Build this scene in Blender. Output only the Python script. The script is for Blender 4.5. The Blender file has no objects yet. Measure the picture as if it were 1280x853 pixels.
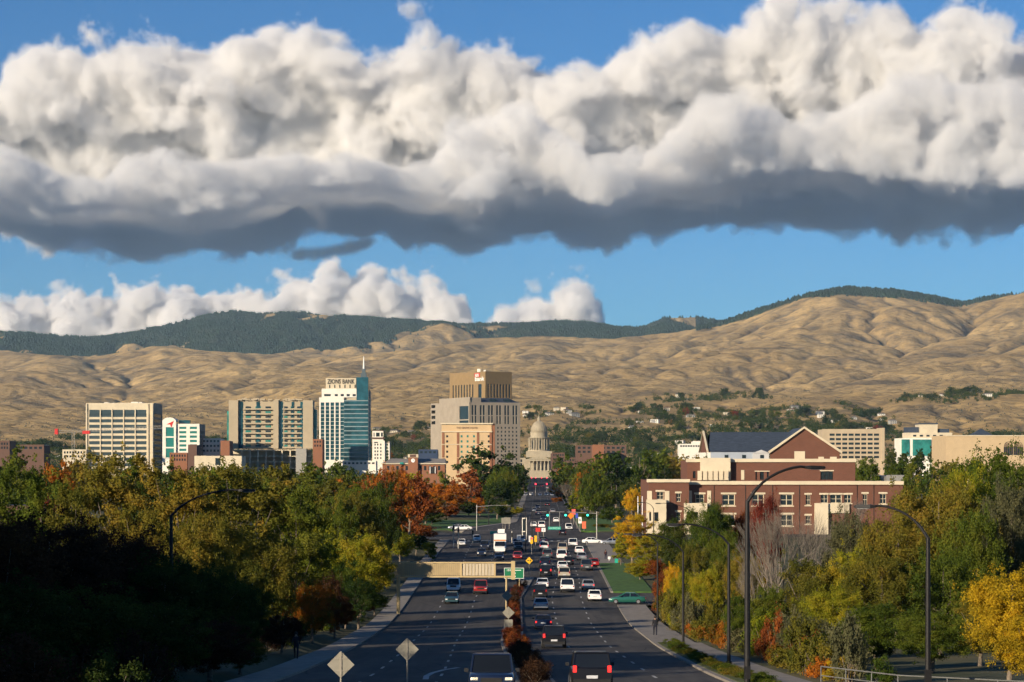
import bpy, math, time, random
import numpy as np
from mathutils import Vector, Matrix, noise as mnoise
R = math.radians
T0 = time.time()
sc = bpy.context.scene
COL = sc.collection
# ------------------------------------------------------------------ camera
EYE, HOR, FOC = 18.9, 574.0, 2770.0      # eye height above the valley floor, horizon row and focal length of a 1280 px wide picture
cam = bpy.data.objects.new('camera', bpy.data.cameras.new('camera'))
COL.objects.link(cam); sc.camera = cam
cam.location = (0, 0, EYE); cam.rotation_euler = (R(90), 0, 0)
cam.data.lens = 36 * FOC / 1280; cam.data.sensor_width = 36
cam.data.shift_y = (HOR - 426.5) / 1280
cam.data.clip_start = 0.5; cam.data.clip_end = 200000
# ------------------------------------------------------------------ sky, sun, exposure
SUN_AZ = Vector((-0.68, -0.73, 0)).normalized(); SUN_EL = R(16.5)
w = bpy.data.worlds.new('World'); sc.world = w; w.use_nodes = True
nt = w.node_tree; bg = nt.nodes['Background']
sky = nt.nodes.new('ShaderNodeTexSky'); sky.sky_type = 'NISHITA'; sky.sun_disc = False
sky.sun_elevation = SUN_EL; sky.sun_rotation = math.atan2(SUN_AZ.x, SUN_AZ.y)
sky.air_density = 1.0; sky.dust_density = 0.0; sky.ozone_density = 6.0; sky.altitude = 800
tint = nt.nodes.new('ShaderNodeMix'); tint.data_type = 'RGBA'; tint.blend_type = 'MULTIPLY'; tint.inputs[0].default_value = 1
tint.inputs[7].default_value = (0.54, 0.85, 1.0, 1)
nt.links.new(sky.outputs[0], tint.inputs[6])
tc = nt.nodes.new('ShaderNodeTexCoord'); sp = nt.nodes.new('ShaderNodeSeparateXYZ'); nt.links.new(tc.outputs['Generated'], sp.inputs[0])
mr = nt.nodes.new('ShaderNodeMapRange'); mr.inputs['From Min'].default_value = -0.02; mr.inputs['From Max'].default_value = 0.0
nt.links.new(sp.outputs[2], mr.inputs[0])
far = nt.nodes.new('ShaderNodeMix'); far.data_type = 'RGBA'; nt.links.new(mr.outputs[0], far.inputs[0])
far.inputs[6].default_value = (0.35, 0.62, 1.25, 1); nt.links.new(tint.outputs[2], far.inputs[7])  # below the horizon: blue glow added to light the cloud bases from underneath
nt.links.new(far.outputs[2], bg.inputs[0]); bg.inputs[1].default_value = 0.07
sun = bpy.data.objects.new('sun', bpy.data.lights.new('sun', 'SUN')); COL.objects.link(sun)
sun.data.energy = 5.0; sun.data.angle = R(0.5); sun.data.color = (1, 0.85, 0.64)
sd = Vector((SUN_AZ.x * math.cos(SUN_EL), SUN_AZ.y * math.cos(SUN_EL), math.sin(SUN_EL)))
sun.rotation_euler = sd.to_track_quat('Z', 'Y').to_euler()
sc.view_settings.view_transform = 'Standard'; sc.view_settings.look = 'None'
sc.view_settings.exposure = 0.50; sc.view_settings.gamma = 1
sc.cycles.use_denoising = True
sc.cycles.max_bounces = 16; sc.cycles.volume_bounces = 10; sc.cycles.diffuse_bounces = 3; sc.cycles.glossy_bounces = 2
sc.cycles.transparent_max_bounces = 8; sc.cycles.volume_step_rate = 2.0
sc.cycles.use_light_tree = False
random.seed(5); RNG = np.random.default_rng(11)
# ------------------------------------------------------------------ helpers
def at(px, py, Y):
    return ((px - 640) / FOC * Y, Y, EYE - (py - HOR) / FOC * Y)
def link(o, parent=None):
    COL.objects.link(o)
    if parent is not None: o.parent = parent
    return o
def tag(o, label=None, cat=None, group=None, kind=None):
    if label: o['label'] = label
    if cat: o['category'] = cat
    if group: o['group'] = group
    if kind: o['kind'] = kind
    return o
def thing(name, label, cat, loc=(0, 0, 0), rz=0, group=None):
    o = bpy.data.objects.new(name, None); o.empty_display_size = 1
    o.location = loc; o.rotation_euler = (0, 0, rz); link(o)
    return tag(o, label, cat, group)
KIDS = {}
def dup(o, parent=None):
    c = o.copy(); COL.objects.link(c)
    if parent is not None: c.parent = parent
    for ch in KIDS.get(o.name) or ():
        dup(ch, c)
    return c
def freeze(root):
    """remember the children of a prototype so that copying is quick"""
    def rec(o, kids):
        KIDS[o.name] = kids.get(o.name, [])
        for k in KIDS[o.name]: rec(k, kids)
    kids = {}
    for o in COL.objects:
        if o.parent: kids.setdefault(o.parent.name, []).append(o)
    rec(root, kids)
    return root
MATS = {}
def mat(name, col, rough=0.75, var=0.12, scale=1.0, metal=0.0, spec=0.3, col2=None, emit=None, bump=0.0, stretch=None, mapto=(0.35, 0.65), detail=5):
    if name in MATS: return MATS[name]
    m = bpy.data.materials.new(name); m.use_nodes = True; t = m.node_tree; b = t.nodes['Principled BSDF']
    b.inputs['Roughness'].default_value = rough; b.inputs['Metallic'].default_value = metal
    b.inputs['Specular IOR Level'].default_value = spec
    tc = t.nodes.new('ShaderNodeTexCoord'); n = t.nodes.new('ShaderNodeTexNoise')
    n.inputs['Scale'].default_value = scale; n.inputs['Detail'].default_value = detail; n.inputs['Roughness'].default_value = 0.6
    src = tc.outputs['Object']
    if stretch:
        mp = t.nodes.new('ShaderNodeMapping'); mp.inputs['Scale'].default_value = stretch
        t.links.new(src, mp.inputs[0]); src = mp.outputs[0]
    t.links.new(src, n.inputs['Vector'])
    r = t.nodes.new('ShaderNodeValToRGB'); t.links.new(n.outputs[0], r.inputs[0])
    c2 = col2 or tuple(c * (1 - var) for c in col); c1 = col if col2 else tuple(min(1, c * (1 + var)) for c in col)
    r.color_ramp.elements[0].position = mapto[0]; r.color_ramp.elements[0].color = (*c2, 1)
    r.color_ramp.elements[1].position = mapto[1]; r.color_ramp.elements[1].color = (*c1, 1)
    t.links.new(r.outputs[0], b.inputs['Base Color'])
    if bump:
        bp = t.nodes.new('ShaderNodeBump'); bp.inputs['Strength'].default_value = bump; bp.inputs['Distance'].default_value = 0.1
        t.links.new(n.outputs[0], bp.inputs['Height']); t.links.new(bp.outputs[0], b.inputs['Normal'])
    if emit:
        b.inputs['Emission Color'].default_value = (*emit[0], 1); b.inputs['Emission Strength'].default_value = emit[1]
    MATS[name] = m
    return m
def brickmat(name, c1, c2, mortar, bw=0.6, rh=0.2, ms=0.02):
    """courses of brick; u runs along x+y so that side walls get them too"""
    if name in MATS: return MATS[name]
    m = mat(name, c1, 0.85, 0.15, 0.35, bump=0); t = m.node_tree; b = t.nodes['Principled BSDF']
    tc = t.nodes.new('ShaderNodeTexCoord'); s = t.nodes.new('ShaderNodeSeparateXYZ'); t.links.new(tc.outputs['Object'], s.inputs[0])
    a = t.nodes.new('ShaderNodeMath'); t.links.new(s.outputs[0], a.inputs[0]); t.links.new(s.outputs[1], a.inputs[1])
    c = t.nodes.new('ShaderNodeCombineXYZ'); t.links.new(a.outputs[0], c.inputs[0]); t.links.new(s.outputs[2], c.inputs[1])
    k = t.nodes.new('ShaderNodeTexBrick'); k.inputs['Scale'].default_value = 1; k.inputs['Brick Width'].default_value = bw; k.inputs['Row Height'].default_value = rh
    k.inputs['Mortar Size'].default_value = ms; k.inputs['Color1'].default_value = (*c1, 1); k.inputs['Color2'].default_value = (*c2, 1); k.inputs['Mortar'].default_value = (*mortar, 1)
    t.links.new(c.outputs[0], k.inputs['Vector'])
    mx = t.nodes.new('ShaderNodeMix'); mx.data_type = 'RGBA'; mx.inputs[0].default_value = 0.35
    old = b.inputs['Base Color'].links[0].from_socket
    t.links.new(k.outputs[0], mx.inputs[6]); t.links.new(old, mx.inputs[7]); t.links.new(mx.outputs[2], b.inputs['Base Color'])
    return m
def glass(name, col=(0.02, 0.03, 0.035), rough=0.12, spec=0.6, var=0.4, scale=0.15):
    return mat(name, col, rough, var, scale, spec=spec)
class MB:
    """collects shapes; build() links them as one mesh object"""
    def __init__(s): s.v = []; s.f = []
    def add(s, vs, fs):
        n = len(s.v); s.v += [tuple(v) for v in vs]; s.f += [tuple(i + n for i in f) for f in fs]; return s
    def box(s, x0, x1, y0, y1, z0, z1):
        return s.add([(x0, y0, z0), (x1, y0, z0), (x1, y1, z0), (x0, y1, z0), (x0, y0, z1), (x1, y0, z1), (x1, y1, z1), (x0, y1, z1)],
                     [(0, 3, 2, 1), (4, 5, 6, 7), (0, 1, 5, 4), (1, 2, 6, 5), (2, 3, 7, 6), (3, 0, 4, 7)])
    def tube(s, pts, rad, n=8, cap=True):
        pts = [Vector(p) for p in pts]
        if not isinstance(rad, (list, tuple)): rad = [rad] * len(pts)
        rings = []; up = None
        for i, p in enumerate(pts):
            d = (pts[min(i + 1, len(pts) - 1)] - pts[max(i - 1, 0)]).normalized()
            if up is None: up = d.orthogonal().normalized()
            a = (up - d * up.dot(d))
            a = a.normalized() if a.length > 1e-4 else d.orthogonal().normalized()
            up = a; b = d.cross(a)
            rings.append([p + (a * math.cos(t * math.tau / n) + b * math.sin(t * math.tau / n)) * rad[i] for t in range(n)])
        vs = [v for r in rings for v in r]; fs = []
        for i in range(len(rings) - 1):
            for t in range(n):
                a, b = i * n + t, i * n + (t + 1) % n
                fs.append((a, b, b + n, a + n))
        if cap: fs += [tuple(range(n))[::-1], tuple(range((len(rings) - 1) * n, len(rings) * n))]
        return s.add(vs, fs)
    def lathe(s, prof, n=24, c=(0, 0)):
        vs = []; fs = []
        for r, z in prof:
            for t in range(n): vs.append((c[0] + r * math.cos(t * math.tau / n), c[1] + r * math.sin(t * math.tau / n), z))
        for i in range(len(prof) - 1):
            for t in range(n):
                a, b = i * n + t, i * n + (t + 1) % n
                fs.append((a, b, b + n, a + n))
        fs.append(tuple(range(n))[::-1]); fs.append(tuple(range((len(prof) - 1) * n, len(prof) * n)))
        return s.add(vs, fs)
    def prism(s, poly, y0, y1):
        """polygon in x,z (counterclockwise seen from the front, -y) pulled from y0 to y1"""
        n = len(poly)
        vs = [(x, y0, z) for x, z in poly] + [(x, y1, z) for x, z in poly]
        fs = [tuple(range(n)), tuple(range(2 * n - 1, n - 1, -1))] + [(i, i + n, (i + 1) % n + n, (i + 1) % n) for i in range(n)]
        return s.add(vs, fs)
    def loft(s, rings, cap=True):
        n = len(rings[0]); vs = [v for r in rings for v in r]; fs = []
        for i in range(len(rings) - 1):
            for t in range(n):
                a, b = i * n + t, i * n + (t + 1) % n
                fs.append((a, b, b + n, a + n))
        if cap: fs += [tuple(range(n))[::-1], tuple(range((len(rings) - 1) * n, len(rings) * n))]
        return s.add(vs, fs)
    def wall(s, x0, x1, z0, z1, y, t, holes):
        """a front wall from y to y+t with rectangular openings"""
        xs = sorted({x0, x1, *[min(max(v, x0), x1) for h in holes for v in h[:2]]}); zs = sorted({z0, z1, *[min(max(v, z0), z1) for h in holes for v in h[2:]]})
        for a, b in zip(zs, zs[1:]):
            if b - a < 1e-5: continue
            zc = (a + b) / 2; row = [h for h in holes if h[2] < zc < h[3]]; st = None
            for c, d in zip(xs, xs[1:]):
                xc = (c + d) / 2; solid = not any(h[0] < xc < h[1] for h in row)
                if solid and st is None: st = c
                if not solid and st is not None: s.box(st, c, y, y + t, a, b); st = None
            if st is not None: s.box(st, xs[-1], y, y + t, a, b)
        return s
    def turn(s, ang, c=(0, 0)):
        ca, sa = math.cos(ang), math.sin(ang)
        s.v = [((x - c[0]) * ca - (y - c[1]) * sa + c[0], (x - c[0]) * sa + (y - c[1]) * ca + c[1], z) for x, y, z in s.v]; return s
    def move(s, dx, dy, dz): s.v = [(x + dx, y + dy, z + dz) for x, y, z in s.v]; return s
    def mesh(s, name, m=None, smooth=False):
        me = bpy.data.meshes.new(name); me.from_pydata(s.v, [], s.f)
        if m: me.materials.append(m)
        if smooth: me.polygons.foreach_set('use_smooth', [True] * len(me.polygons))
        me.update(); return me
    def build(s, name, m=None, parent=None, smooth=False):
        return link(bpy.data.objects.new(name, s.mesh(name, m, smooth)), parent)
def npmesh(name, verts, faces, m=None, smooth=False, uvcol=None):
    """fast mesh from arrays; every face has the same number of corners"""
    me = bpy.data.meshes.new(name); k = faces.shape[1]
    me.vertices.add(len(verts)); me.vertices.foreach_set('co', np.ascontiguousarray(verts, np.float32).ravel())
    me.loops.add(faces.size); me.loops.foreach_set('vertex_index', np.ascontiguousarray(faces, np.int32).ravel())
    me.polygons.add(len(faces)); me.polygons.foreach_set('loop_start', np.arange(0, faces.size, k, dtype=np.int32))
    if smooth: me.polygons.foreach_set('use_smooth', np.ones(len(faces), bool))
    if m: me.materials.append(m)
    if uvcol is not None:
        at_ = me.attributes.new('shade', 'FLOAT', 'FACE'); at_.data.foreach_set('value', np.ascontiguousarray(uvcol, np.float32))
    me.update(calc_edges=True); return me
def text_mesh(body, size, depth, m, name='lettering', parent=None, loc=(0, 0, 0), rot=(math.pi / 2, 0, 0), ext=0.0, shear=0.0, sx=1.0):
    c = bpy.data.curves.new(name, 'FONT'); c.body = body; c.size = size; c.extrude = depth; c.align_x = 'CENTER'; c.align_y = 'CENTER'; c.offset = ext; c.resolution_u = 3
    t = bpy.data.objects.new('tmp', c); COL.objects.link(t)
    dg = bpy.context.evaluated_depsgraph_get(); me = bpy.data.meshes.new_from_object(t.evaluated_get(dg)); bpy.data.objects.remove(t)
    me.materials.clear(); me.materials.append(m)
    o = link(bpy.data.objects.new(name, me), parent); o.location = loc; o.rotation_euler = rot; o.scale = (sx, 1, 1)
    return o
# ------------------------------------------------------------------ ground heights
GY = [-400, -60, 0, 60, 97, 130, 181, 239, 280, 330, 3000]; GZ = [17.2, 16.6, 14.6, 10.9, 8.5, 6.4, 3.5, 0.95, 0.15, 0, 0]
_k = np.linspace(-400, 700, 1101); _g = np.interp(_k, GY, GZ); _g = np.convolve(np.pad(_g, 12, mode='edge'), np.ones(25) / 25, 'valid')
def g(Y): return float(np.interp(Y, _k, _g))
def RK(Y): return float(np.interp(Y, [-50, 97, 125, 175, 253, 291, 356, 575, 935, 2300], [10.2, 10.8, 11.1, 11.8, 12.9, 13.6, 14.6, 17.6, 22.3, 39]))
def LK(Y): return float(np.interp(Y, [-50, 130, 205, 300, 450, 520, 600, 660, 935, 2300], [-12, -12.2, -13.0, -13.8, -14.8, -14.5, -12, 1.5, 5.3, 20]))
def MC(Y): return float(np.interp(Y, [0, 97, 130, 190, 300, 352], [1.3, 1.3, 1.0, 0.0, 0.3, 2.5]))
# ------------------------------------------------------------------ ground and foothills
M_ground = mat('ground_cover', (0.10, 0.085, 0.035), 0.95, scale=0.09, col2=(0.035, 0.045, 0.014), mapto=(0.38, 0.62), bump=0.4, detail=9)
NC = 701
def Wd(Y): return 0.30 * Y + 250
ENV = [(2600, [(0, 594), (1280, 594)]),
 (3200, [(0, 560), (300, 560), (500, 560), (700, 556), (900, 553), (1280, 556)]),
 (3700, [(0, 540), (300, 545), (470, 540), (560, 540), (700, 532), (900, 524), (1100, 533), (1280, 540)]),
 (4300, [(0, 528), (300, 527), (500, 516), (700, 505), (780, 510), (900, 508), (1000, 500), (1100, 503), (1200, 499), (1280, 496)]),
 (6000, [(0, 504), (150, 508), (300, 500), (420, 478), (560, 478), (700, 484), (850, 482), (1000, 490), (1280, 476)]),
 (8500, [(0, 470), (200, 474), (420, 462), (600, 452), (700, 450), (800, 452), (900, 436), (1000, 424), (1100, 430), (1280, 420)]),
 (11200, [(0, 442), (120, 446), (200, 432), (250, 438), (400, 446), (520, 438), (590, 424), (680, 420), (760, 424), (800, 420), (850, 415), (900, 405), (950, 388), (1000, 372), (1050, 361), (1110, 364), (1160, 370), (1210, 381), (1245, 374), (1290, 363)]),
 (12600, [(0, 438), (200, 440), (400, 440), (560, 436), (700, 430), (800, 428), (1000, 395), (1280, 385)]),
 (15000, [(0, 416), (60, 421), (110, 424), (180, 414), (230, 402), (262, 393), (290, 390), (330, 393), (352, 390), (400, 393), (470, 399), (540, 404), (590, 407), (650, 405), (700, 402), (730, 403), (770, 410), (800, 411), (830, 398), (870, 397), (905, 404), (960, 405), (1280, 400)]),
 (16500, [(0, 450), (1280, 440)]), (19000, [(0, 520), (1280, 520)])]
def envelope(X, Y):
    px = np.clip(640 + FOC * X / Y, -60, 1340)
    ly = np.log(np.array([e[0] for e in ENV])); tab = np.stack([np.interp(px, [p[0] for p in e[1]], [p[1] for p in e[1]]) for e in ENV])
    t = np.clip(np.interp(np.log(Y), ly, np.arange(len(ENV))), 0, len(ENV) - 1.0001); i = t.astype(int); f = t - i
    py = np.take_along_axis(tab, i[None], 0)[0] * (1 - f) + np.take_along_axis(tab, i[None] + 1, 0)[0] * f
    return EYE + (HOR - py) * Y / FOC
def lattice(nr, nc, cr, cc, rng):
    a = rng.random((cr + 3, cc + 3)) * 2 - 1
    def up(a, n, ax):
        m = a.shape[ax]; t = np.linspace(0.01, m - 2.01, n); i = t.astype(int); f = t - i; f = f * f * (3 - 2 * f)
        f = f.reshape((-1, 1) if ax == 0 else (1, -1)); return np.take(a, i, ax) * (1 - f) + np.take(a, i + 1, ax) * f
    return up(up(a, nr, 0), nc, 1)
def fbm2(nr, nc, c0, octs, rng, gain=0.5, asp=1.0):
    r = 0; am = 1.0; c = c0
    for k in range(octs): r = r + am * lattice(nr, nc, max(1, int(c * asp)), int(c), rng); am *= gain; c *= 2
    return r
def erode(h, E, dX, dY, iters, K, relax, diff):
    nr, nc = h.shape; idx = np.arange(nr * nc).reshape(nr, nc)
    offs = [(-1, 0), (1, 0), (0, -1), (0, 1), (-1, -1), (-1, 1), (1, -1), (1, 1)]
    area = (dX[:, None] * dY[:, None] * np.ones((1, nc))).ravel()
    for it in range(iters):
        h = h + (E - h) * relax
        hp = np.pad(h, 1, constant_values=1e9); best = np.zeros_like(h); rec = idx.copy(); dist = np.ones_like(h)
        for a, b in offs:
            d = np.sqrt((abs(a) * dY) ** 2 + (abs(b) * dX) ** 2)[:, None]
            s = (h - hp[1 + a:nr + 1 + a, 1 + b:nc + 1 + b]) / d
            m = s > best; best = np.where(m, s, best); rec = np.where(m, idx + a * nc + b, rec); dist = np.where(m, d, dist)
        rec[0] = idx[0]; rc = rec.ravel().tolist(); order = np.argsort(h, axis=None).tolist(); A = area.tolist()
        for i in reversed(order):
            j = rc[i]
            if j != i: A[j] += A[i]
        F = (K * np.sqrt(np.array(A)) / dist.ravel()).tolist(); H = h.ravel().tolist()
        for i in order:
            j = rc[i]
            if j != i: H[i] = (H[i] + F[i] * H[j]) / (1 + F[i])
        h = np.array(H).reshape(nr, nc); h[0] = E[0]
        p = np.pad(h, 1, mode='edge'); lap = (p[:-2, 1:-1] + p[2:, 1:-1] + p[1:-1, :-2] + p[1:-1, 2:]) / 4 - h
        h[1:] = h[1:] + lap[1:] * diff
    return h
def zoom2(a, nr, nc):
    def up(a, n, ax):
        m = a.shape[ax]; t = np.linspace(0, m - 1.0001, n); i = t.astype(int); f = (t - i)
        f = f.reshape((-1, 1) if ax == 0 else (1, -1)); return np.take(a, i, ax) * (1 - f) + np.take(a, np.minimum(i + 1, m - 1), ax) * f
    return up(up(a, nr, 0), nc, 1)
def foothills():
    rng = np.random.default_rng(7)
    def grid(nr, nc):
        Y = np.exp(np.linspace(math.log(2600), math.log(19000), nr)); s = np.linspace(-1, 1, nc)
        X = s[None, :] * Wd(Y)[:, None]; YY = np.repeat(Y[:, None], nc, 1)
        return X, YY, 2 * Wd(Y) / (nc - 1), np.gradient(Y)
    nr, nc = 270, 250
    X, Y, dX, dY = grid(nr, nc); E = envelope(X, Y)
    amp = np.interp(Y, [2600, 4500, 7000, 10000, 12500, 14500], [1.5, 8, 21, 36, 60, 100])
    E0 = E + fbm2(nr, nc, 8, 6, rng, 0.6, 2.2) * amp * np.clip((15600 - Y) / 900, 0.6, 1)
    h = erode(E0.copy(), E0, dX, dY, 30, 0.030, 0.05, 0.03)
    nr2, nc2 = 520, 480
    X2, Y2, dX2, dY2 = grid(nr2, nc2); E2 = zoom2(E0, nr2, nc2); h = zoom2(h, nr2, nc2) + fbm2(nr2, nc2, 60, 2, rng) * 3 * np.clip((Y2 - 2700) / 3000, 0.1, 1)
    h = erode(h, E2, dX2, dY2, 12, 0.024, 0.05, 0.06)
    nr3 = 860; X3, Y3, _, _ = grid(nr3, NC); h = zoom2(h, nr3, NC)
    h = h + fbm2(nr3, NC, 130, 3, rng, 0.5) * 2.2 * np.clip((Y3 - 2700) / 3000, 0.15, 1)
    # bring the two skylines to the heights of the photograph
    col_px = 640 + FOC * X3 / Y3
    def skyline(y0, y1, tgt, wt):
        m = (Y3[:, 0] > y0) & (Y3[:, 0] < y1); el = (h - EYE) / Y3
        cur = el[m].max(0); pxc = col_px[m][m.sum() // 2]
        want = (HOR - np.interp(pxc, [p[0] for p in tgt], [p[1] for p in tgt])) / FOC
        d = want - cur; k = np.ones(9) / 9; d = np.convolve(np.pad(d, 4, mode='edge'), k, 'valid')
        return d[None, :] * Y3 * wt
    h = h + skyline(9800, 12000, dict(ENV)[11200], np.exp(-((Y3 - 11000) / 2600) ** 2))
    h = h + skyline(13600, 16200, dict(ENV)[15000], np.exp(-((Y3 - 15000) / 1500) ** 2))
    h[0] = -0.1
    return X3, Y3, h
FX, FY, FH = foothills()
print('foothills', round(time.time() - T0, 1))
def quadgrid(nr, nc):
    i = np.arange((nr - 1) * (nc - 1)); r, c = i // (nc - 1), i % (nc - 1); a = r * nc + c
    return np.stack([a, a + 1, a + nc + 1, a + nc], 1)
LNY = np.log(FY[:, 0])
def hz(X, Y):
    """terrain height anywhere"""
    if Y < 2600: return g(Y)
    r = float(np.interp(math.log(Y), LNY, np.arange(len(LNY)))); s = (X / Wd(Y) + 1) / 2 * (NC - 1)
    r = min(max(r, 0), len(LNY) - 1.001); s = min(max(s, 0), NC - 1.001); i, j = int(r), int(s); f, e = r - i, s - j
    return float((FH[i, j] * (1 - f) + FH[i + 1, j] * f) * (1 - e) + (FH[i, j + 1] * (1 - f) + FH[i + 1, j + 1] * f) * e)
# slopes decide where brush grows; the conifer woods sit on the high ground
M_hill = bpy.data.materials.new('dry_grass_hillside'); M_hill.use_nodes = True
def hill_material(m):
    t = m.node_tree; b = t.nodes['Principled BSDF']; b.inputs['Roughness'].default_value = 1; b.inputs['Specular IOR Level'].default_value = 0.05
    tc = t.nodes.new('ShaderNodeTexCoord')
    def noise(sc_, det, ro=0.6, vec=None):
        n = t.nodes.new('ShaderNodeTexNoise'); n.inputs['Scale'].default_value = sc_; n.inputs['Detail'].default_value = det; n.inputs['Roughness'].default_value = ro
        t.links.new(vec or tc.outputs['Object'], n.inputs['Vector']); return n.outputs[0]
    def ramp(src, p0, p1, c0, c1):
        r = t.nodes.new('ShaderNodeValToRGB'); t.links.new(src, r.inputs[0]); e = r.color_ramp.elements
        e[0].position = p0; e[1].position = p1; e[0].color = (*c0, 1); e[1].color = (*c1, 1); return r.outputs[0]
    def mix(f, a, c):
        x = t.nodes.new('ShaderNodeMix'); x.data_type = 'RGBA'; t.links.new(f, x.inputs[0]); t.links.new(a, x.inputs[6]); t.links.new(c, x.inputs[7]); return x.outputs[2]
    grass = ramp(noise(0.0022, 8), 0.35, 0.68, (0.42, 0.280, 0.118), (0.62, 0.425, 0.185))
    brush = ramp(noise(0.02, 4), 0.3, 0.7, (0.12, 0.095, 0.062), (0.22, 0.165, 0.10))
    speck = ramp(noise(0.030, 6, 0.8), 0.50, 0.63, (0, 0, 0), (0.75, 0.75, 0.75))
    patch = ramp(noise(0.0035, 7, 0.7), 0.50, 0.64, (0, 0, 0), (0.85, 0.85, 0.85))
    a = t.nodes.new('ShaderNodeAttribute'); a.attribute_name = 'gully'
    ga = ramp(a.outputs['Fac'], 0.03, 0.55, (0, 0, 0), (0.8, 0.8, 0.8))
    c = mix(patch, grass, brush); c = mix(ga, c, brush); c = mix(speck, c, brush)
    w2 = t.nodes.new('ShaderNodeAttribute'); w2.attribute_name = 'woods'
    wr = ramp(w2.outputs['Fac'], 0.35, 0.65, (0, 0, 0), (1, 1, 1)); dk = ramp(noise(0.01, 5), 0.3, 0.7, (0.020, 0.034, 0.020), (0.05, 0.055, 0.032)); c = mix(wr, c, dk)
    t.links.new(c, b.inputs['Base Color'])
    bp = t.nodes.new('ShaderNodeBump'); bp.inputs['Strength'].default_value = 1; bp.inputs['Distance'].default_value = 20
    t.links.new(noise(0.012, 8, 0.62), bp.inputs['Height']); t.links.new(bp.outputs[0], b.inputs['Normal'])
hill_material(M_hill)
def woodness(X, Y, z):
    row = HOR - (z - EYE) / Y * FOC; px = 640 + FOC * X / Y; shp = X.shape
    nz = np.array([mnoise.fractal(Vector((x / 1100, y / 1900, 3.1)), .8, 2.2, 5) for x, y in zip(X.ravel(), Y.ravel())]).reshape(shp)
    top = np.interp(px, [0, 600, 760, 800, 870, 930, 1000, 1050, 1130, 1200, 1280], [300, 300, 410, 424, 414, 400, 375, 367.5, 371, 383, 366])
    edge = np.interp(px, [0, 60, 130, 220, 300, 400, 470, 560, 620, 770, 850, 900], [440, 450, 452, 440, 450, 440, 438, 428, 418, 412, 422, 410])
    a = np.where(Y > 12700, nz * 85 + (edge - row) * .8, -50); b = np.where((Y > 10600) & (px > 870), nz * 9 + (top - row) * 1.5, -50)
    return np.clip(.5 + np.maximum(a, b) / 9, 0, 1)
def build_hills():
    v = np.stack([FX, FY, FH], -1).reshape(-1, 3); me = npmesh('foothills', v, quadgrid(*FX.shape), M_hill, True)
    p = np.pad(FH, 3, mode='edge'); n = FH.shape; s = sum(p[3 + a:3 + a + n[0], 3 + b:3 + b + n[1]] for a in (-3, 0, 3) for b in (-3, 0, 3)) / 9 - FH
    at_ = me.attributes.new('gully', 'FLOAT', 'POINT'); at_.data.foreach_set('value', (s * 9000 / FY / 9).clip(0, 1).astype(np.float32).ravel())
    wd = np.zeros(FX.shape); k = FY[:, 0] > 10600; wd[k] = woodness(FX[k], FY[k], FH[k])
    a2 = me.attributes.new('woods', 'FLOAT', 'POINT'); a2.data.foreach_set('value', wd.astype(np.float32).ravel())
    tag(link(bpy.data.objects.new('foothills', me)), 'dry tan foothills rising behind the city to a forested ridge', kind='structure')
build_hills()
def build_ground():
    Ys = np.concatenate([np.arange(-400, 80, 8), np.arange(80, 340, 3), np.arange(340, 720, 6), np.arange(720, 2600, 40), [2600]]).astype(float)
    nr = len(Ys); v = np.zeros((nr, NC, 3)); rng = np.random.default_rng(2)
    for i, Y in enumerate(Ys):
        W = Wd(max(Y, 0)); x = np.linspace(-1, 1, NC) * W; z = np.full(NC, g(Y))
        away = np.clip((np.abs(x - (LK(Y) + RK(Y)) / 2) - (RK(Y) - LK(Y)) / 2 - 4.5) / 25, 0, 1)
        z += away * (0.5 * np.sin(x * 0.07 + Y * 0.03) + 0.4 * np.sin(x * 0.021 - Y * 0.05)) * np.clip((2400 - Y) / 1500, 0, 1)
        if Y < 300: z += np.clip((-x - 40) / 60, 0, 1) * 3 * np.clip((300 - Y) / 200, 0, 1)
        road = (x > LK(Y) - 4.2) & (x < RK(Y) + 4.2)
        if 515 < Y < 575: road |= np.abs(x) < 400
        if 280 < Y < 318: road |= (x > 10) & (x < 70)
        z = np.where(road, g(Y) - 0.35, z)
        if Y >= 2600: z[:] = -0.1
        v[i, :, 0] = x; v[i, :, 1] = Y; v[i, :, 2] = z
    o = link(bpy.data.objects.new('ground', npmesh('ground', v.reshape(-1, 3), quadgrid(nr, NC), M_ground, True)))
    tag(o, 'valley floor under the trees and the town', kind='structure')
build_ground()
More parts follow.
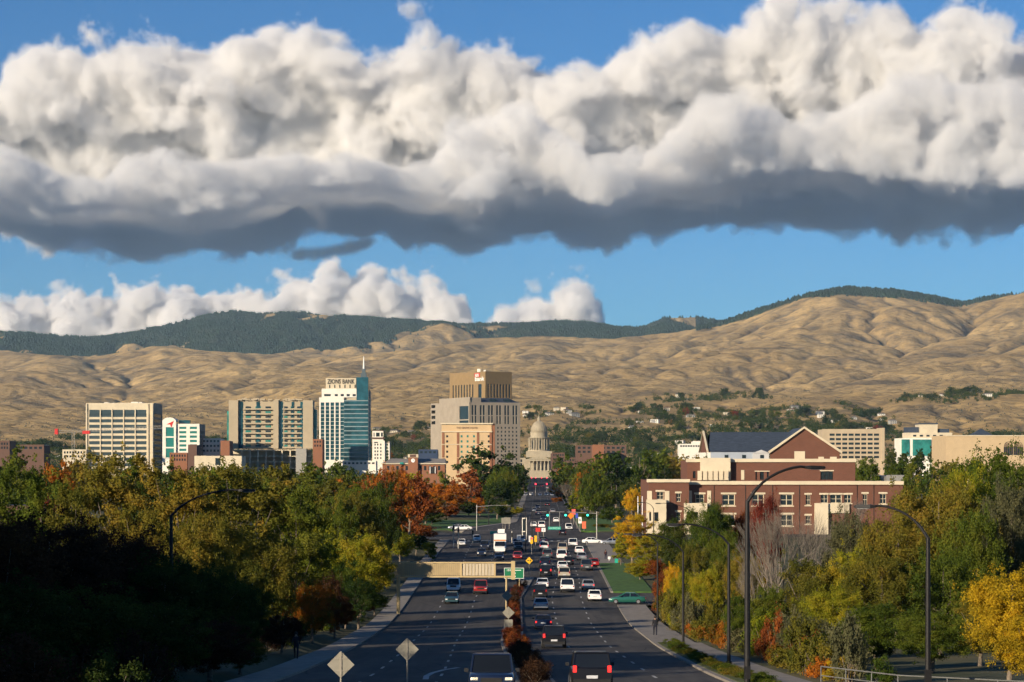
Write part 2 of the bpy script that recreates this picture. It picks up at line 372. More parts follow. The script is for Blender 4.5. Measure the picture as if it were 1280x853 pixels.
# ------------------------------------------------------------------ roads
M_asph = mat('asphalt', (0.078, 0.068, 0.057), 0.9, scale=0.35, col2=(0.050, 0.045, 0.040), bump=0.15, detail=8, stretch=(1, 0.12, 1))
def wear(m):
    t = m.node_tree; b = t.nodes['Principled BSDF']; src = b.inputs['Base Color'].links[0].from_socket
    tc = t.nodes.new('ShaderNodeTexCoord')
    def mp(s):
        k = t.nodes.new('ShaderNodeMapping'); k.inputs['Scale'].default_value = s; t.links.new(tc.outputs['Object'], k.inputs[0]); return k.outputs[0]
    def layer(src, fac, c, mode='MULTIPLY'):
        x = t.nodes.new('ShaderNodeMix'); x.data_type = 'RGBA'; x.blend_type = mode; t.links.new(fac, x.inputs[0]); t.links.new(src, x.inputs[6]); x.inputs[7].default_value = (*c, 1); return x.outputs[2]
    def rmp(s, p0, p1, a, c):
        r = t.nodes.new('ShaderNodeMapRange'); t.links.new(s, r.inputs[0]); r.inputs['From Min'].default_value = p0; r.inputs['From Max'].default_value = p1; r.inputs['To Min'].default_value = a; r.inputs['To Max'].default_value = c; return r.outputs[0]
    n = t.nodes.new('ShaderNodeTexNoise'); n.inputs['Scale'].default_value = 1.1; n.inputs['Detail'].default_value = 4; t.links.new(mp((1, .02, 1)), n.inputs['Vector'])
    src = layer(src, rmp(n.outputs[0], .42, .62, 0, .8), (.62, .62, .64))
    v = t.nodes.new('ShaderNodeTexVoronoi'); v.feature = 'DISTANCE_TO_EDGE'; v.inputs['Scale'].default_value = 1; t.links.new(mp((.16, .06, 1)), v.inputs['Vector'])
    src = layer(src, rmp(v.outputs[0], .004, .012, .85, 0), (.30, .30, .32))
    v = t.nodes.new('ShaderNodeTexVoronoi'); v.inputs['Scale'].default_value = 1; v.distance = 'CHEBYCHEV'; t.links.new(mp((.22, .05, 1)), v.inputs['Vector'])
    sx = t.nodes.new('ShaderNodeSeparateColor'); t.links.new(v.outputs['Color'], sx.inputs[0])
    src = layer(src, rmp(sx.outputs[0], .80, .82, 0, .55), (.60, .60, .62)); src = layer(src, rmp(sx.outputs[1], .86, .88, 0, .5), (1.5, 1.45, 1.4))
    t.links.new(src, b.inputs['Base Color'])
wear(M_asph)
M_conc = mat('concrete', (0.24, 0.21, 0.175), 0.9, 0.18, 1.3, detail=8)
M_line = mat('road_paint', (0.46, 0.44, 0.40), 0.8, scale=1.8, col2=(0.28, 0.27, 0.25), mapto=(0.38, 0.52))
M_brickpave = mat('brick_paving', (0.24, 0.10, 0.065), 0.9, 0.2, 2)
M_lawn = mat('mown_lawn', (0.055, 0.115, 0.020), 0.95, 0.35, 0.9, bump=0.3, detail=8)
def ystep(y0, y1):
    out = [y0]
    while out[-1] < y1 - 1e-6:
        y = out[-1]; out.append(min(y1, y + (4 if y < 350 else 10 if y < 700 else 40)))
    return out
def ribbon(name, fx0, fx1, y0, y1, dz, m, label, thick=None, parent=None, kind='structure'):
    mb = MB(); ys = ystep(y0, y1); f0 = fx0 if callable(fx0) else (lambda Y: fx0); f1 = fx1 if callable(fx1) else (lambda Y: fx1)
    if thick:
        mb.loft([[(f0(y), y, g(y) + dz - thick), (f1(y), y, g(y) + dz - thick), (f1(y), y, g(y) + dz), (f0(y), y, g(y) + dz)] for y in ys])
        mb.f = [f[::-1] for f in mb.f]
    else:
        for a, b in zip(ys, ys[1:]):
            mb.add([(f0(a), a, g(a) + dz), (f1(a), a, g(a) + dz), (f1(b), b, g(b) + dz), (f0(b), b, g(b) + dz)], [(0, 1, 2, 3)])
    o = mb.build(name, m, parent)
    if label: tag(o, label, kind=kind)
    return o
road = ribbon('boulevard_road', lambda Y: LK(Y), lambda Y: RK(Y), -60, 2190, 0, M_asph, 'wide asphalt boulevard running straight to the domed building')
def cross():
    mb = MB()
    for x0, x1 in ((-330, LK(545) - 0.0), (RK(545), 260)): mb.add([(x0, 520, -.004), (x1, 520, -.004), (x1, 570, -.004), (x0, 570, -.004)], [(0, 1, 2, 3)])
    tag(mb.build('cross_street', M_asph), 'cross street meeting the boulevard at the traffic lights', kind='structure')
    mb = MB(); mb.add([(RK(297), 284, -.0), (60, 284, -.0), (60, 312, -.0), (RK(297), 312, -.0)], [(0, 1, 2, 3)])
    mb.v = [(x, y, g(y) + .0 + z) for x, y, z in mb.v]; tag(mb.build('side_street', M_asph), 'side street entering from the right by the lawn', kind='structure')
    mb = MB(); mb.add([(RK(297) + .3, 286, .0), (24, 286, .0), (24, 291, .0), (RK(297) + .3, 291, .0)], [(0, 1, 2, 3)]); mb.v = [(x, y, g(y) + .006 + z) for x, y, z in mb.v]
    tag(mb.build('brick_crossing', M_brickpave), 'red brick crossing over the side street mouth', kind='structure')
cross()
def walk_l(a, b): 
    ribbon('kerb', lambda Y: LK(Y) - .35, lambda Y: LK(Y), a, b, .13, M_conc, 'concrete kerb along the left edge of the boulevard', .5)
    ribbon('sidewalk', lambda Y: LK(Y) - 2.3, lambda Y: LK(Y) - .353, a, b, .125, M_conc, 'concrete sidewalk left of the boulevard', .45)
walk_l(20, 516); walk_l(578, 1500)
for a, b in ((20, 283), (313, 516), (578, 1500)):
    ribbon('kerb', lambda Y: RK(Y), lambda Y: RK(Y) + .35, a, b, .13, M_conc, 'concrete kerb along the right edge of the boulevard', .5)
ribbon('planting_strip', lambda Y: RK(Y) + .353, lambda Y: RK(Y) + 2.0, 60, 188, .16, mat('strip_groundcover', (0.075, 0.085, 0.02), .95, .4, 1.5, bump=.5), 'low green planting strip between kerb and right sidewalk', .5)
ribbon('sidewalk', lambda Y: RK(Y) + 2.003, lambda Y: RK(Y) + 4.1, 60, 188, .125, M_conc, 'concrete sidewalk right of the boulevard below the shrubs', .45)
ribbon('sidewalk', lambda Y: RK(Y) + .353, lambda Y: RK(Y) + 3.6, 188.01, 283, .125, M_conc, 'right sidewalk where it meets the kerb before the side street', .45)
ribbon('lawn', lambda Y: RK(Y) + .353, lambda Y: RK(Y) + 6, 313, 400, .14, M_lawn, 'bright green lawn right of the boulevard past the side street', .5)
ribbon('sidewalk', lambda Y: RK(Y) + .353, lambda Y: RK(Y) + 5, 400.01, 516, .125, M_conc, 'sidewalk at the right corner of the traffic lights', .45)
ribbon('lawn', lambda Y: RK(Y) + .353, lambda Y: RK(Y) + 14, 580, 760, .14, M_lawn, 'green lawn right of the boulevard beyond the traffic lights', .5)
ribbon('lawn', -60, lambda Y: LK(Y) - 3.61, 590, 760, .12, M_lawn, 'green park lawn left of the boulevard beyond the traffic lights', .5)
def lines():
    mb = MB()
    def seg(f, a, b, w, dz=.008):
        ys = ystep(a, b)
        for p, q in zip(ys, ys[1:]):
            mb.add([(f(p) - w / 2, p, g(p) + dz), (f(p) + w / 2, p, g(p) + dz), (f(q) + w / 2, q, g(q) + dz), (f(q) - w / 2, q, g(q) + dz)], [(0, 1, 2, 3)])
    def between(t): return lambda Y: (MC(Y) + 1.1) * (1 - t) + (RK(Y) - .4) * t
    def betweenL(t): return lambda Y: (MC(Y) - 1.1) * (1 - t) + (LK(Y) + .4) * t
    for k in range(60, 510, 12):
        for t in (1 / 3, 2 / 3):
            seg(between(t), k, k + 3.6, .16); seg(betweenL(t), k + 3, k + 6.6, .16)
    for k in range(590, 1500, 12):
        for t in (.2, .4, .6, .8): seg(lambda Y, t=t: LK(Y) * (1 - t) + RK(Y) * t, k, k + 3.6, .16)
    for y in (508, 583): mb.add([(LK(y) + .5, y, .008), (RK(y) - .5, y, .008), (RK(y) - .5, y + .6, .008), (LK(y) + .5, y + .6, .008)], [(0, 1, 2, 3)])
    for x in np.arange(LK(512) + 1, RK(512) - 1, 1.6): mb.add([(x, 510, .009), (x + .6, 510, .009), (x + .6, 513.5, .009), (x, 513.5, .009)], [(0, 1, 2, 3)])
    # the painted arc where the near left lanes bend away
    pts = [(-4.6, 118), (-4.75, 123), (-4.6, 128), (-4.1, 133), (-3.3, 137)]
    for (x, y), (u, v) in zip(pts, pts[1:]): mb.add([(x - .16, y, g(y) + .008), (x + .16, y, g(y) + .008), (u + .16, v, g(v) + .008), (u - .16, v, g(v) + .008)], [(0, 1, 2, 3)])
    tag(mb.build('road_markings', M_line), 'white lane dashes, stop lines and edge lines on the boulevard', kind='structure')
lines()
M_soil = mat('median_soil', (0.09, 0.055, 0.035), .95, .3, 1.5)
ribbon('median', lambda Y: MC(Y) - 1.0, lambda Y: MC(Y) + 1.0, 92, 352, .14, M_conc, 'narrow raised median with kerbs down the middle of the boulevard', .6)
ribbon('median_bed', lambda Y: MC(Y) - .8, lambda Y: MC(Y) + .8, 100, 330, .17, M_soil, 'planted soil bed in the median', .1)
mb = MB(); mb.tube([(-5.3, 88, g(88)), (-5.3, 88, g(88) + .15)], 1.6, 20); mb.v = [(x, (y - 88) * 6 + 98, z + g(y) * 0 + (g((y - 88) * 6 + 98) - g(88))) for x, y, z in mb.v]
tag(mb.build('traffic_island', M_conc), 'kerbed island in the near left lanes under the two diamond signs', kind='structure')
# ------------------------------------------------------------------ clouds: real volumes of water droplets far beyond the ridge
M_cloud = bpy.data.materials.new('cloud_droplets'); M_cloud.use_nodes = True
def cloud_mat(m, dens, col):
    t = m.node_tree; t.nodes.clear(); o = t.nodes.new('ShaderNodeOutputMaterial'); p = t.nodes.new('ShaderNodeVolumePrincipled')
    p.inputs['Density'].default_value = dens; p.inputs['Color'].default_value = (*col, 1); p.inputs['Anisotropy'].default_value = 0.0
    t.links.new(p.outputs[0], o.inputs['Volume'])
cloud_mat(M_cloud, 0.011, (0.968, 0.962, 0.955))
M_cloud2 = bpy.data.materials.new('distant_cloud_droplets'); M_cloud2.use_nodes = True
cloud_mat(M_cloud2, 0.012, (0.965, 0.955, 0.945))
def P1(tab, px): return np.interp(px, [p[0] for p in tab], [p[1] for p in tab])
def cloud(name, label, box, V, field, m, ns, amp=(.62, 2.4, 4.6), soft=(4.5, 1.8, .7)):
    X0, X1, Y0, Y1, Z0, Z1 = box; nx, ny, nz = int((X1 - X0) / V), int((Y1 - Y0) / V), int((Z1 - Z0) / V)
    x = np.linspace(X0, X1, nx, dtype=np.float32)[:, None, None]; y = np.linspace(Y0, Y1, ny, dtype=np.float32)[None, :, None]; z = np.linspace(Z0, Z1, nz, dtype=np.float32)[None, None, :]
    back, front = field(x, y, z, 640 + FOC * x[:, :, 0] / y[:, :, 0])
    e = 1
    for q, a, b, d in ((x, X0, X1, 400 * ns), (y, Y0, Y1, 200 * ns), (z, Z0, Z1, 120 * ns)): e = e * np.clip((q - a) / d, 0, 1) * np.clip((b - q) / d, 0, 1)
    back = (back * e - 3 * (1 - e)).clip(-3, 2); front = (front * e - 3 * (1 - e)).clip(-3, 2)
    me = bpy.data.meshes.new(name); me.vertices.add(nx * ny * nz)
    for nm, arr in (('back', back), ('front', front)):
        a = me.attributes.new(nm, 'FLOAT', 'POINT'); a.data.foreach_set('value', np.ascontiguousarray(np.broadcast_to(arr, (nx, ny, nz)), np.float32).ravel())
    o = link(bpy.data.objects.new(name, me)); tag(o, label, kind='structure')
    ng = bpy.data.node_groups.new(name, 'GeometryNodeTree'); N = ng.nodes.new; L = ng.links.new
    ng.interface.new_socket('Geometry', in_out='INPUT', socket_type='NodeSocketGeometry'); ng.interface.new_socket('Geometry', in_out='OUTPUT', socket_type='NodeSocketGeometry')
    gi = N('NodeGroupInput'); out = N('NodeGroupOutput'); vc = N('GeometryNodeVolumeCube')
    vc.inputs['Min'].default_value = (X0, Y0, Z0); vc.inputs['Max'].default_value = (X1, Y1, Z1)
    for k, n in zip('XYZ', (nx, ny, nz)): vc.inputs['Resolution ' + k].default_value = n
    pos = N('GeometryNodeInputPosition').outputs[0]
    def vm(op, a, b):
        n = N('ShaderNodeVectorMath'); n.operation = op; L(a, n.inputs[0])
        if isinstance(b, tuple): n.inputs[1].default_value = b
        elif isinstance(b, (int, float)): n.inputs['Scale'].default_value = b
        else: L(b, n.inputs[1])
        return n.outputs[0]
    def ma(op, a, b):
        n = N('ShaderNodeMath'); n.operation = op
        for i, q in enumerate((a, b)):
            if isinstance(q, (int, float)): n.inputs[i].default_value = q
            else: L(q, n.inputs[i])
        return n.outputs[0]
    def im(op, a, b):
        n = N('FunctionNodeIntegerMath'); n.operation = op
        for i, q in enumerate((a, b)):
            if isinstance(q, int): n.inputs[i].default_value = q
            else: L(q, n.inputs[i])
        return n.outputs[0]
    s = N('ShaderNodeSeparateXYZ'); L(vm('DIVIDE', vm('SUBTRACT', pos, (X0, Y0, Z0)), ((X1 - X0) / (nx - 1), (Y1 - Y0) / (ny - 1), (Z1 - Z0) / (nz - 1))), s.inputs[0])
    ii = []
    for k in range(3):
        n = N('FunctionNodeFloatToInt'); n.rounding_mode = 'ROUND'; L(s.outputs[k], n.inputs[0]); ii.append(n.outputs[0])
    idx = im('ADD', im('MULTIPLY', im('ADD', im('MULTIPLY', ii[0], ny), ii[1]), nz), ii[2])
    def sample(nm):
        a = N('GeometryNodeInputNamedAttribute'); a.data_type = 'FLOAT'; a.inputs[0].default_value = nm
        q = N('GeometryNodeSampleIndex'); q.data_type = 'FLOAT'; L(gi.outputs[0], q.inputs['Geometry']); L(a.outputs[0], q.inputs['Value']); L(idx, q.inputs['Index']); return q.outputs[0]
    def noise(scale, det, rough, vec, k=0):
        n = N('ShaderNodeTexNoise'); n.inputs['Scale'].default_value = 1 / (scale * ns); n.inputs['Detail'].default_value = det; n.inputs['Roughness'].default_value = rough; L(vec, n.inputs['Vector']); return n.outputs[k]
    W = vm('ADD', pos, vm('SCALE', vm('SUBTRACT', noise(1100, 3, .5, pos, 1), (.5, .5, .5)), 620 * ns))
    v = N('ShaderNodeTexVoronoi'); v.inputs['Scale'].default_value = 1 / (900 * ns); v.inputs['Detail'].default_value = 2.0; v.inputs['Roughness'].default_value = .55; L(W, v.inputs['Vector']); v1 = v.outputs['Distance']
    n1 = noise(700, 5, .70, W); n2 = noise(560, 5, .72, W)
    fb = ma('ADD', sample('back'), ma('ADD', ma('MULTIPLY', ma('SUBTRACT', .72, v1), amp[0]), ma('MULTIPLY', ma('SUBTRACT', n1, .5), amp[1])))
    ff = ma('ADD', sample('front'), ma('ADD', ma('MULTIPLY', ma('SUBTRACT', .6, v1), .35), ma('MULTIPLY', ma('SUBTRACT', n2, .53), amp[2])))
    def clip(a, k, hi): return ma('MINIMUM', ma('MAXIMUM', ma('MULTIPLY', a, k), 0.0), hi)
    L(ma('MAXIMUM', clip(fb, soft[0], 1.0), clip(ff, soft[1], soft[2])), vc.inputs['Density'])
    sm = N('GeometryNodeSetMaterial'); L(vc.outputs[0], sm.inputs[0]); sm.inputs['Material'].default_value = m; L(sm.outputs[0], out.inputs[0])
    md = o.modifiers.new('volume', 'NODES'); md.node_group = ng; md.show_viewport = False; me.materials.append(m)
    print(name, nx, ny, nz, round(time.time() - T0, 1))
    return o
TOP = [(-200, 150), (0, 88), (40, 58), (90, 52), (150, 52), (200, 44), (260, 47), (300, 38), (330, 28), (370, 30), (420, 48), (460, 68), (500, 46), (540, 36), (575, 44), (600, 44), (640, 60), (700, 80), (750, 84), (775, 54), (810, 44), (860, 32), (940, 16), (970, -2), (1020, 12), (1100, 16), (1150, 24), (1195, 2), (1230, 22), (1500, 25)]
MID = [(-200, 185), (0, 182), (50, 186), (95, 215), (130, 225), (158, 184), (200, 176), (240, 192), (300, 196), (370, 186), (440, 190), (500, 205), (535, 190), (560, 150), (600, 120), (660, 112), (700, 150), (735, 195), (775, 190), (830, 160), (870, 125), (930, 108), (990, 140), (1040, 120), (1090, 90), (1150, 84), (1220, 96), (1290, 80), (1500, 90)]
BOT = [(-200, 300), (0, 303), (60, 312), (150, 303), (220, 320), (300, 312), (370, 292), (470, 285), (520, 298), (600, 302), (680, 295), (760, 308), (830, 286), (900, 288), (960, 274), (1040, 274), (1100, 288), (1200, 286), (1500, 286)]
def zat(tab, px, Yr): return (EYE + (HOR - P1(tab, px)) / FOC * Yr).astype(np.float32)[:, :, None]
def fmain(x, y, z, px):
    tb, tf, bz = zat(TOP, px, 22500), zat(MID, px, 20700), zat(BOT, px, 25400)
    def body(top, yc, hy, bot):
        h = (z - bot) / (top - bot)
        return np.minimum(np.minimum((1 - ((y - yc) / (hy * np.sqrt(np.clip(1.08 - h, .05, 1.2)))) ** 2) * .9, (1 - h) * 3.0), h * 3.8)
    hb = ((z - bz) / (tb - bz)).clip(0, 1.1); hh = ((z - bz) / (tf - bz)).clip(0, 1.1)
    return body(tb, 25000 - hb * 2300, 2100, bz), body(tf, 22700 - hh * 1500, 1800, bz - 10)
CLOUDS = True
if CLOUDS:
    cloud('cloud_bank', 'great cumulus bank with white tops and a dark flat base across the sky', (-6400, 6400, 18500, 26800, 1900, 5000), 23., fmain, M_cloud, 1.0)
    LOW = [(-200, 350), (0, 364), (30, 360), (60, 372), (90, 352), (110, 362), (150, 368), (190, 348), (215, 342), (240, 348), (265, 372), (300, 356), (330, 366), (360, 350), (400, 338), (450, 334), (480, 330), (505, 340), (520, 358), (545, 352), (575, 368), (592, 400), (600, 470), (1400, 480)]
    def flow(x, y, z, px):
        top = zat(LOW, px, 44500); bot = 600; h = (z - bot) / (top - bot)
        return np.minimum(np.minimum((1 - ((y - 46300 + h * 1500) / (2900 * np.sqrt(np.clip(1.1 - h, .05, 1.2)))) ** 2), (1 - h) * 2.8), h * 6), np.full_like(h, -3)
    cloud('low_cloud', 'low bank of white cumulus behind the left mountain', (-12500, -200, 42000, 49000, 500, 4400), 46., flow, M_cloud2, 1.0, (1.05, 1.5, 4))
    SM = [(560, 480), (600, 430), (620, 392), (650, 372), (690, 352), (715, 342), (735, 352), (750, 380), (765, 470), (1400, 480)]
    def fsm(x, y, z, px):
        top = zat(SM, px, 44500); h = (z - 1100) / (top - 1100)
        return np.minimum(np.minimum((1 - ((y - 45000) / 1500) ** 2), (1 - h) * 2.2), h * 4 + .1 + (px[:, :, None] - 700) * -.004), np.full_like(h, -3)
    cloud('small_cloud', 'small slanting white cloud over the middle of the ridge', (-1500, 2300, 43000, 47000, 900, 4200), 58., fsm, M_cloud2, .9, (1.0, 1.7, 4), (2.5, .9, .7))
    def fscud(x, y, z, px):
        zz = EYE + (HOR - np.interp(px, [340, 380, 410, 440, 480], [322, 318, 316, 308, 298]))[:, :, None] / FOC * 25200
        return np.full((x.shape[0], y.shape[1], z.shape[2]), -3., np.float32), (.55 - ((z - zz) / 95) ** 2 * .8 - ((y - 25200) / 700) ** 2 - np.clip(np.abs(px[:, :, None] - 415) - 45, 0, 99) / 25).astype(np.float32)
    cloud('scud_cloud', 'small dark scrap of cloud hanging below the bank', (-3100, -1000, 24100, 26300, 2000, 2750), 24., fscud, M_cloud, .5, (.6, 2, 2.6), (3, 1.2, .8))
# ------------------------------------------------------------------ haze
M_haze = bpy.data.materials.new('haze'); M_haze.use_nodes = True; cloud_mat(M_haze, 0.000016, (0.50, 0.74, 1.0))
mb = MB(); mb.box(-8500, 8500, -450, 19500, -4, 1650)
HAZE = tag(mb.build('haze', M_haze), 'thin blue air between the city and the mountains', kind='stuff')
# ------------------------------------------------------------------ trees
def leafmat(name, c1, c2, c3=None, trans=0.35, scale=0.35, k=1.4):
    c1, c2 = tuple(v * k for v in c1), tuple(v * k for v in c2); c3 = tuple(v * k for v in c3) if c3 else None
    m = bpy.data.materials.new(name); m.use_nodes = True; t = m.node_tree; t.nodes.clear()
    o = t.nodes.new('ShaderNodeOutputMaterial'); d = t.nodes.new('ShaderNodeBsdfDiffuse'); tr = t.nodes.new('ShaderNodeBsdfTranslucent'); mx = t.nodes.new('ShaderNodeMixShader')
    mx.inputs[0].default_value = trans; t.links.new(d.outputs[0], mx.inputs[1]); t.links.new(tr.outputs[0], mx.inputs[2]); t.links.new(mx.outputs[0], o.inputs[0])
    a = t.nodes.new('ShaderNodeAttribute'); a.attribute_name = 'shade'
    tc = t.nodes.new('ShaderNodeTexCoord'); n = t.nodes.new('ShaderNodeTexNoise'); n.inputs['Scale'].default_value = scale; n.inputs['Detail'].default_value = 3; t.links.new(tc.outputs['Object'], n.inputs['Vector'])
    oi = t.nodes.new('ShaderNodeObjectInfo')
    def ma(op, p, q):
        k = t.nodes.new('ShaderNodeMath'); k.operation = op
        for i, v in enumerate((p, q)):
            if isinstance(v, (int, float)): k.inputs[i].default_value = v
            else: t.links.new(v, k.inputs[i])
        return k.outputs[0]
    f = ma('ADD', ma('MULTIPLY', a.outputs['Fac'], .55), ma('ADD', ma('MULTIPLY', ma('SUBTRACT', n.outputs[0], .5), 1.5), ma('MULTIPLY', oi.outputs['Random'], .45)))
    r = t.nodes.new('ShaderNodeValToRGB'); t.links.new(f, r.inputs[0]); e = r.color_ramp.elements
    e[0].position = .15; e[0].color = (*c1, 1); e[1].position = .85 if not c3 else .6; e[1].color = (*c2, 1)
    if c3: x = e.new(.95); x.color = (*c3, 1)
    t.links.new(r.outputs[0], d.inputs[0]); t.links.new(r.outputs[0], tr.inputs[0]); return m
LEAF = {
 'olive': leafmat('olive_leaves', (.060, .066, .012), (.135, .115, .018), (.20, .13, .02)),
 'green': leafmat('green_leaves', (.030, .052, .010), (.085, .105, .014), (.12, .12, .018)),
 'lime': leafmat('yellow_green_leaves', (.085, .110, .010), (.20, .19, .015), (.30, .22, .02)),
 'yellow': leafmat('yellow_leaves', (.20, .15, .012), (.42, .27, .015), (.50, .24, .02)),
 'orange': leafmat('orange_leaves', (.10, .075, .012), (.30, .095, .014), (.40, .13, .015)),
 'rust': leafmat('rust_leaves', (.10, .035, .014), (.20, .055, .016), (.26, .09, .02)),
 'red': leafmat('red_leaves', (.085, .020, .014), (.17, .030, .018), (.22, .07, .02)),
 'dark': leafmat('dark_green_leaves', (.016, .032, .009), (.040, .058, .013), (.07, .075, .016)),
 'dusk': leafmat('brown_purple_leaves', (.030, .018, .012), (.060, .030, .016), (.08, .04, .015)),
 'pine': leafmat('conifer_needles', (.012, .028, .012), (.028, .050, .018), None, .12),
 'sage': leafmat('grey_green_leaves', (.070, .072, .035), (.13, .12, .055), None),
}
M_bark = mat('bark', (0.17, 0.135, 0.10), .95, .35, 2.5, bump=.5)
M_pale = mat('pale_bark', (0.21, 0.175, 0.14), .95, .3, 2.5, bump=.4)
WORD = {'olive': 'olive green', 'green': 'green', 'lime': 'yellow-green', 'yellow': 'golden yellow', 'orange': 'orange', 'rust': 'rust brown', 'red': 'dark red', 'dark': 'dark green', 'dusk': 'dark brown-purple', 'pine': 'dark conifer', 'sage': 'grey-green'}
def leaves(C, Rr, n, leaf, rng, flat=0.75, asp=0.6):
    """n leaves round each clump centre; returns quads"""
    k = len(C); c = np.repeat(C, n, 0); r = np.repeat(Rr, n)
    d = rng.normal(size=(k * n, 3)); d /= np.linalg.norm(d, axis=1, keepdims=True)
    rad = rng.random(k * n) ** 0.45
    p = c + d * (r * rad * (1 + .25 * rng.normal(size=k * n)))[:, None] * np.array([1, 1, flat])
    nrm = d * 0.8 + rng.normal(size=d.shape) * 0.55 + np.array([0, 0, .25]); nrm /= np.linalg.norm(nrm, axis=1, keepdims=True)
    a = np.cross(nrm, rng.normal(size=d.shape)); a /= np.linalg.norm(a, axis=1, keepdims=True); b = np.cross(nrm, a)
    s = leaf * (0.6 + 0.8 * rng.random(k * n))[:, None]
    q = np.stack([p - a * s, p - b * s * asp, p + a * s, p + b * s * asp], 1)
    sh = np.repeat(rng.random(k), n) * .6 + rng.random(k * n) * .4
    return q.reshape(-1, 3), sh
def crownmesh(name, q, sh):
    return npmesh(name, q, np.arange(len(q)).reshape(-1, 4), None, False, sh)
def broad(seed, H=12.0, W=10.0, zc=0.60, nc=70, nl=260, leaf=.16, lo=0.22, rag=1.0, shape='round'):
    """tree of height H and width W: crown clumps carried by limbs"""
    rng = np.random.default_rng(seed); C = []; Rr = []
    nb = 7
    lobes = [(rng.random() * math.tau, rng.random(), .75 + .45 * rng.random()) for _ in range(nb)]
    tries = 0
    while len(C) < nc and tries < 9000:
        tries += 1
        d = rng.normal(size=3); d /= np.linalg.norm(d); rr = rng.random() ** .42
        az = math.atan2(d[1], d[0]); el = d[2]
        f = 1.0
        for a, e, s in lobes:
            ang = math.cos(az - a) * math.cos(el * 1.5 - (e * 2 - 1)); f += (s - 1) * max(0, ang) ** 3
        zz = zc * H + d[2] * rr * f * H * (1 - zc) * (1.0 if d[2] > 0 else (zc - lo) / (1 - zc))
        t = (zz / H - lo) / (1 - lo)
        if shape == 'round': wf = 1.0
        elif shape == 'column': wf = .9
        elif shape == 'vase': wf = .55 + .6 * t
        elif shape == 'cone': wf = 1.25 - 1.0 * t
        p = np.array([d[0] * rr * f * W / 2 * wf, d[1] * rr * f * W / 2 * wf, min(zz, H * .985)])
        r = (.085 + .075 * rng.random()) * W * (1.15 - .35 * rr)
        if all(np.linalg.norm(p - c) > .5 * r for c in C): C.append(p); Rr.append(r)
    C = np.array(C); Rr = np.array(Rr)
    q, sh = leaves(C, Rr, nl, leaf, rng)
    # loose sprays that break the outline
    out = np.argsort(-np.linalg.norm(C[:, :2], axis=1) - np.abs(C[:, 2] - zc * H))[:int(len(C) * .8)]
    SC = np.concatenate([C[out] + rng.normal(size=(len(out), 3)) * Rr[out, None] * .75 + np.array([0, 0, .45]) * Rr[out, None] for _ in range(3)])
    q2, sh2 = leaves(SC, np.tile(Rr[out], 3) * .42, max(6, int(nl * .10 * rag)), leaf, rng, 1.3)
    crown = crownmesh(name_ := 'crown', np.concatenate([q, q2]), np.concatenate([sh, sh2]))
    mb = MB(); lean = rng.normal(size=2) * .25
    mb.tube([(0, 0, -.6), (0, 0, 0), (lean[0] * .4, lean[1] * .4, H * .2), (lean[0], lean[1], H * .42), (lean[0] * 1.3, lean[1] * 1.3, H * .68), (lean[0] * 1.3, lean[1], H * .86)], [.034 * W * 1.2, .032 * W, .026 * W, .02 * W, .011 * W, .004 * W], 9)
    for i in rng.permutation(len(C))[:26]:
        c = C[i]; z0 = min(H * (.18 + .4 * rng.random()), c[2] - .3); s = Vector((lean[0] * z0 / H * 2, lean[1] * z0 / H * 2, z0)); e = Vector(c)
        m = s.lerp(e, .5) + Vector((0, 0, -.04 * H)) + Vector(rng.normal(size=3) * .2); r0 = .010 * W * (.7 + .7 * rng.random())
        mb.tube([s, m, e], [r0, r0 * .6, r0 * .22], 5, False)
    return crown, mb.mesh('trunk', M_bark, True)
def conifer(seed, H=14.0, W=6.0, nt=26, leaf=.17, nl=46):
    rng = np.random.default_rng(seed); C = []; Rr = []
    for k in range(nt):
        t = k / nt; z = H * (.10 + .90 * t); r = W / 2 * (1 - t) ** .85 * (.8 + .35 * rng.random()); n = max(4, int(13 * (1 - t) + 3)); o = rng.random() * 6.28
        for j in range(n):
            a = o + j * math.tau / n + rng.normal() * .2
            for f in (.35, .62, .88):
                C.append((math.cos(a) * r * f, math.sin(a) * r * f, z - r * f * .28 + rng.normal() * .1)); Rr.append(.16 * W * (1 - t) * (1.15 - .5 * f) + .12)
    C = np.array(C); q, sh = leaves(C, np.array(Rr), nl, leaf, rng, .45, .35)
    mb = MB(); mb.tube([(0, 0, -.6), (0, 0, H * .5), (0, 0, H * .97)], [.03 * W, .02 * W, .004 * W], 7)
    return crownmesh('crown', q, sh), mb.mesh('trunk', M_bark, True)
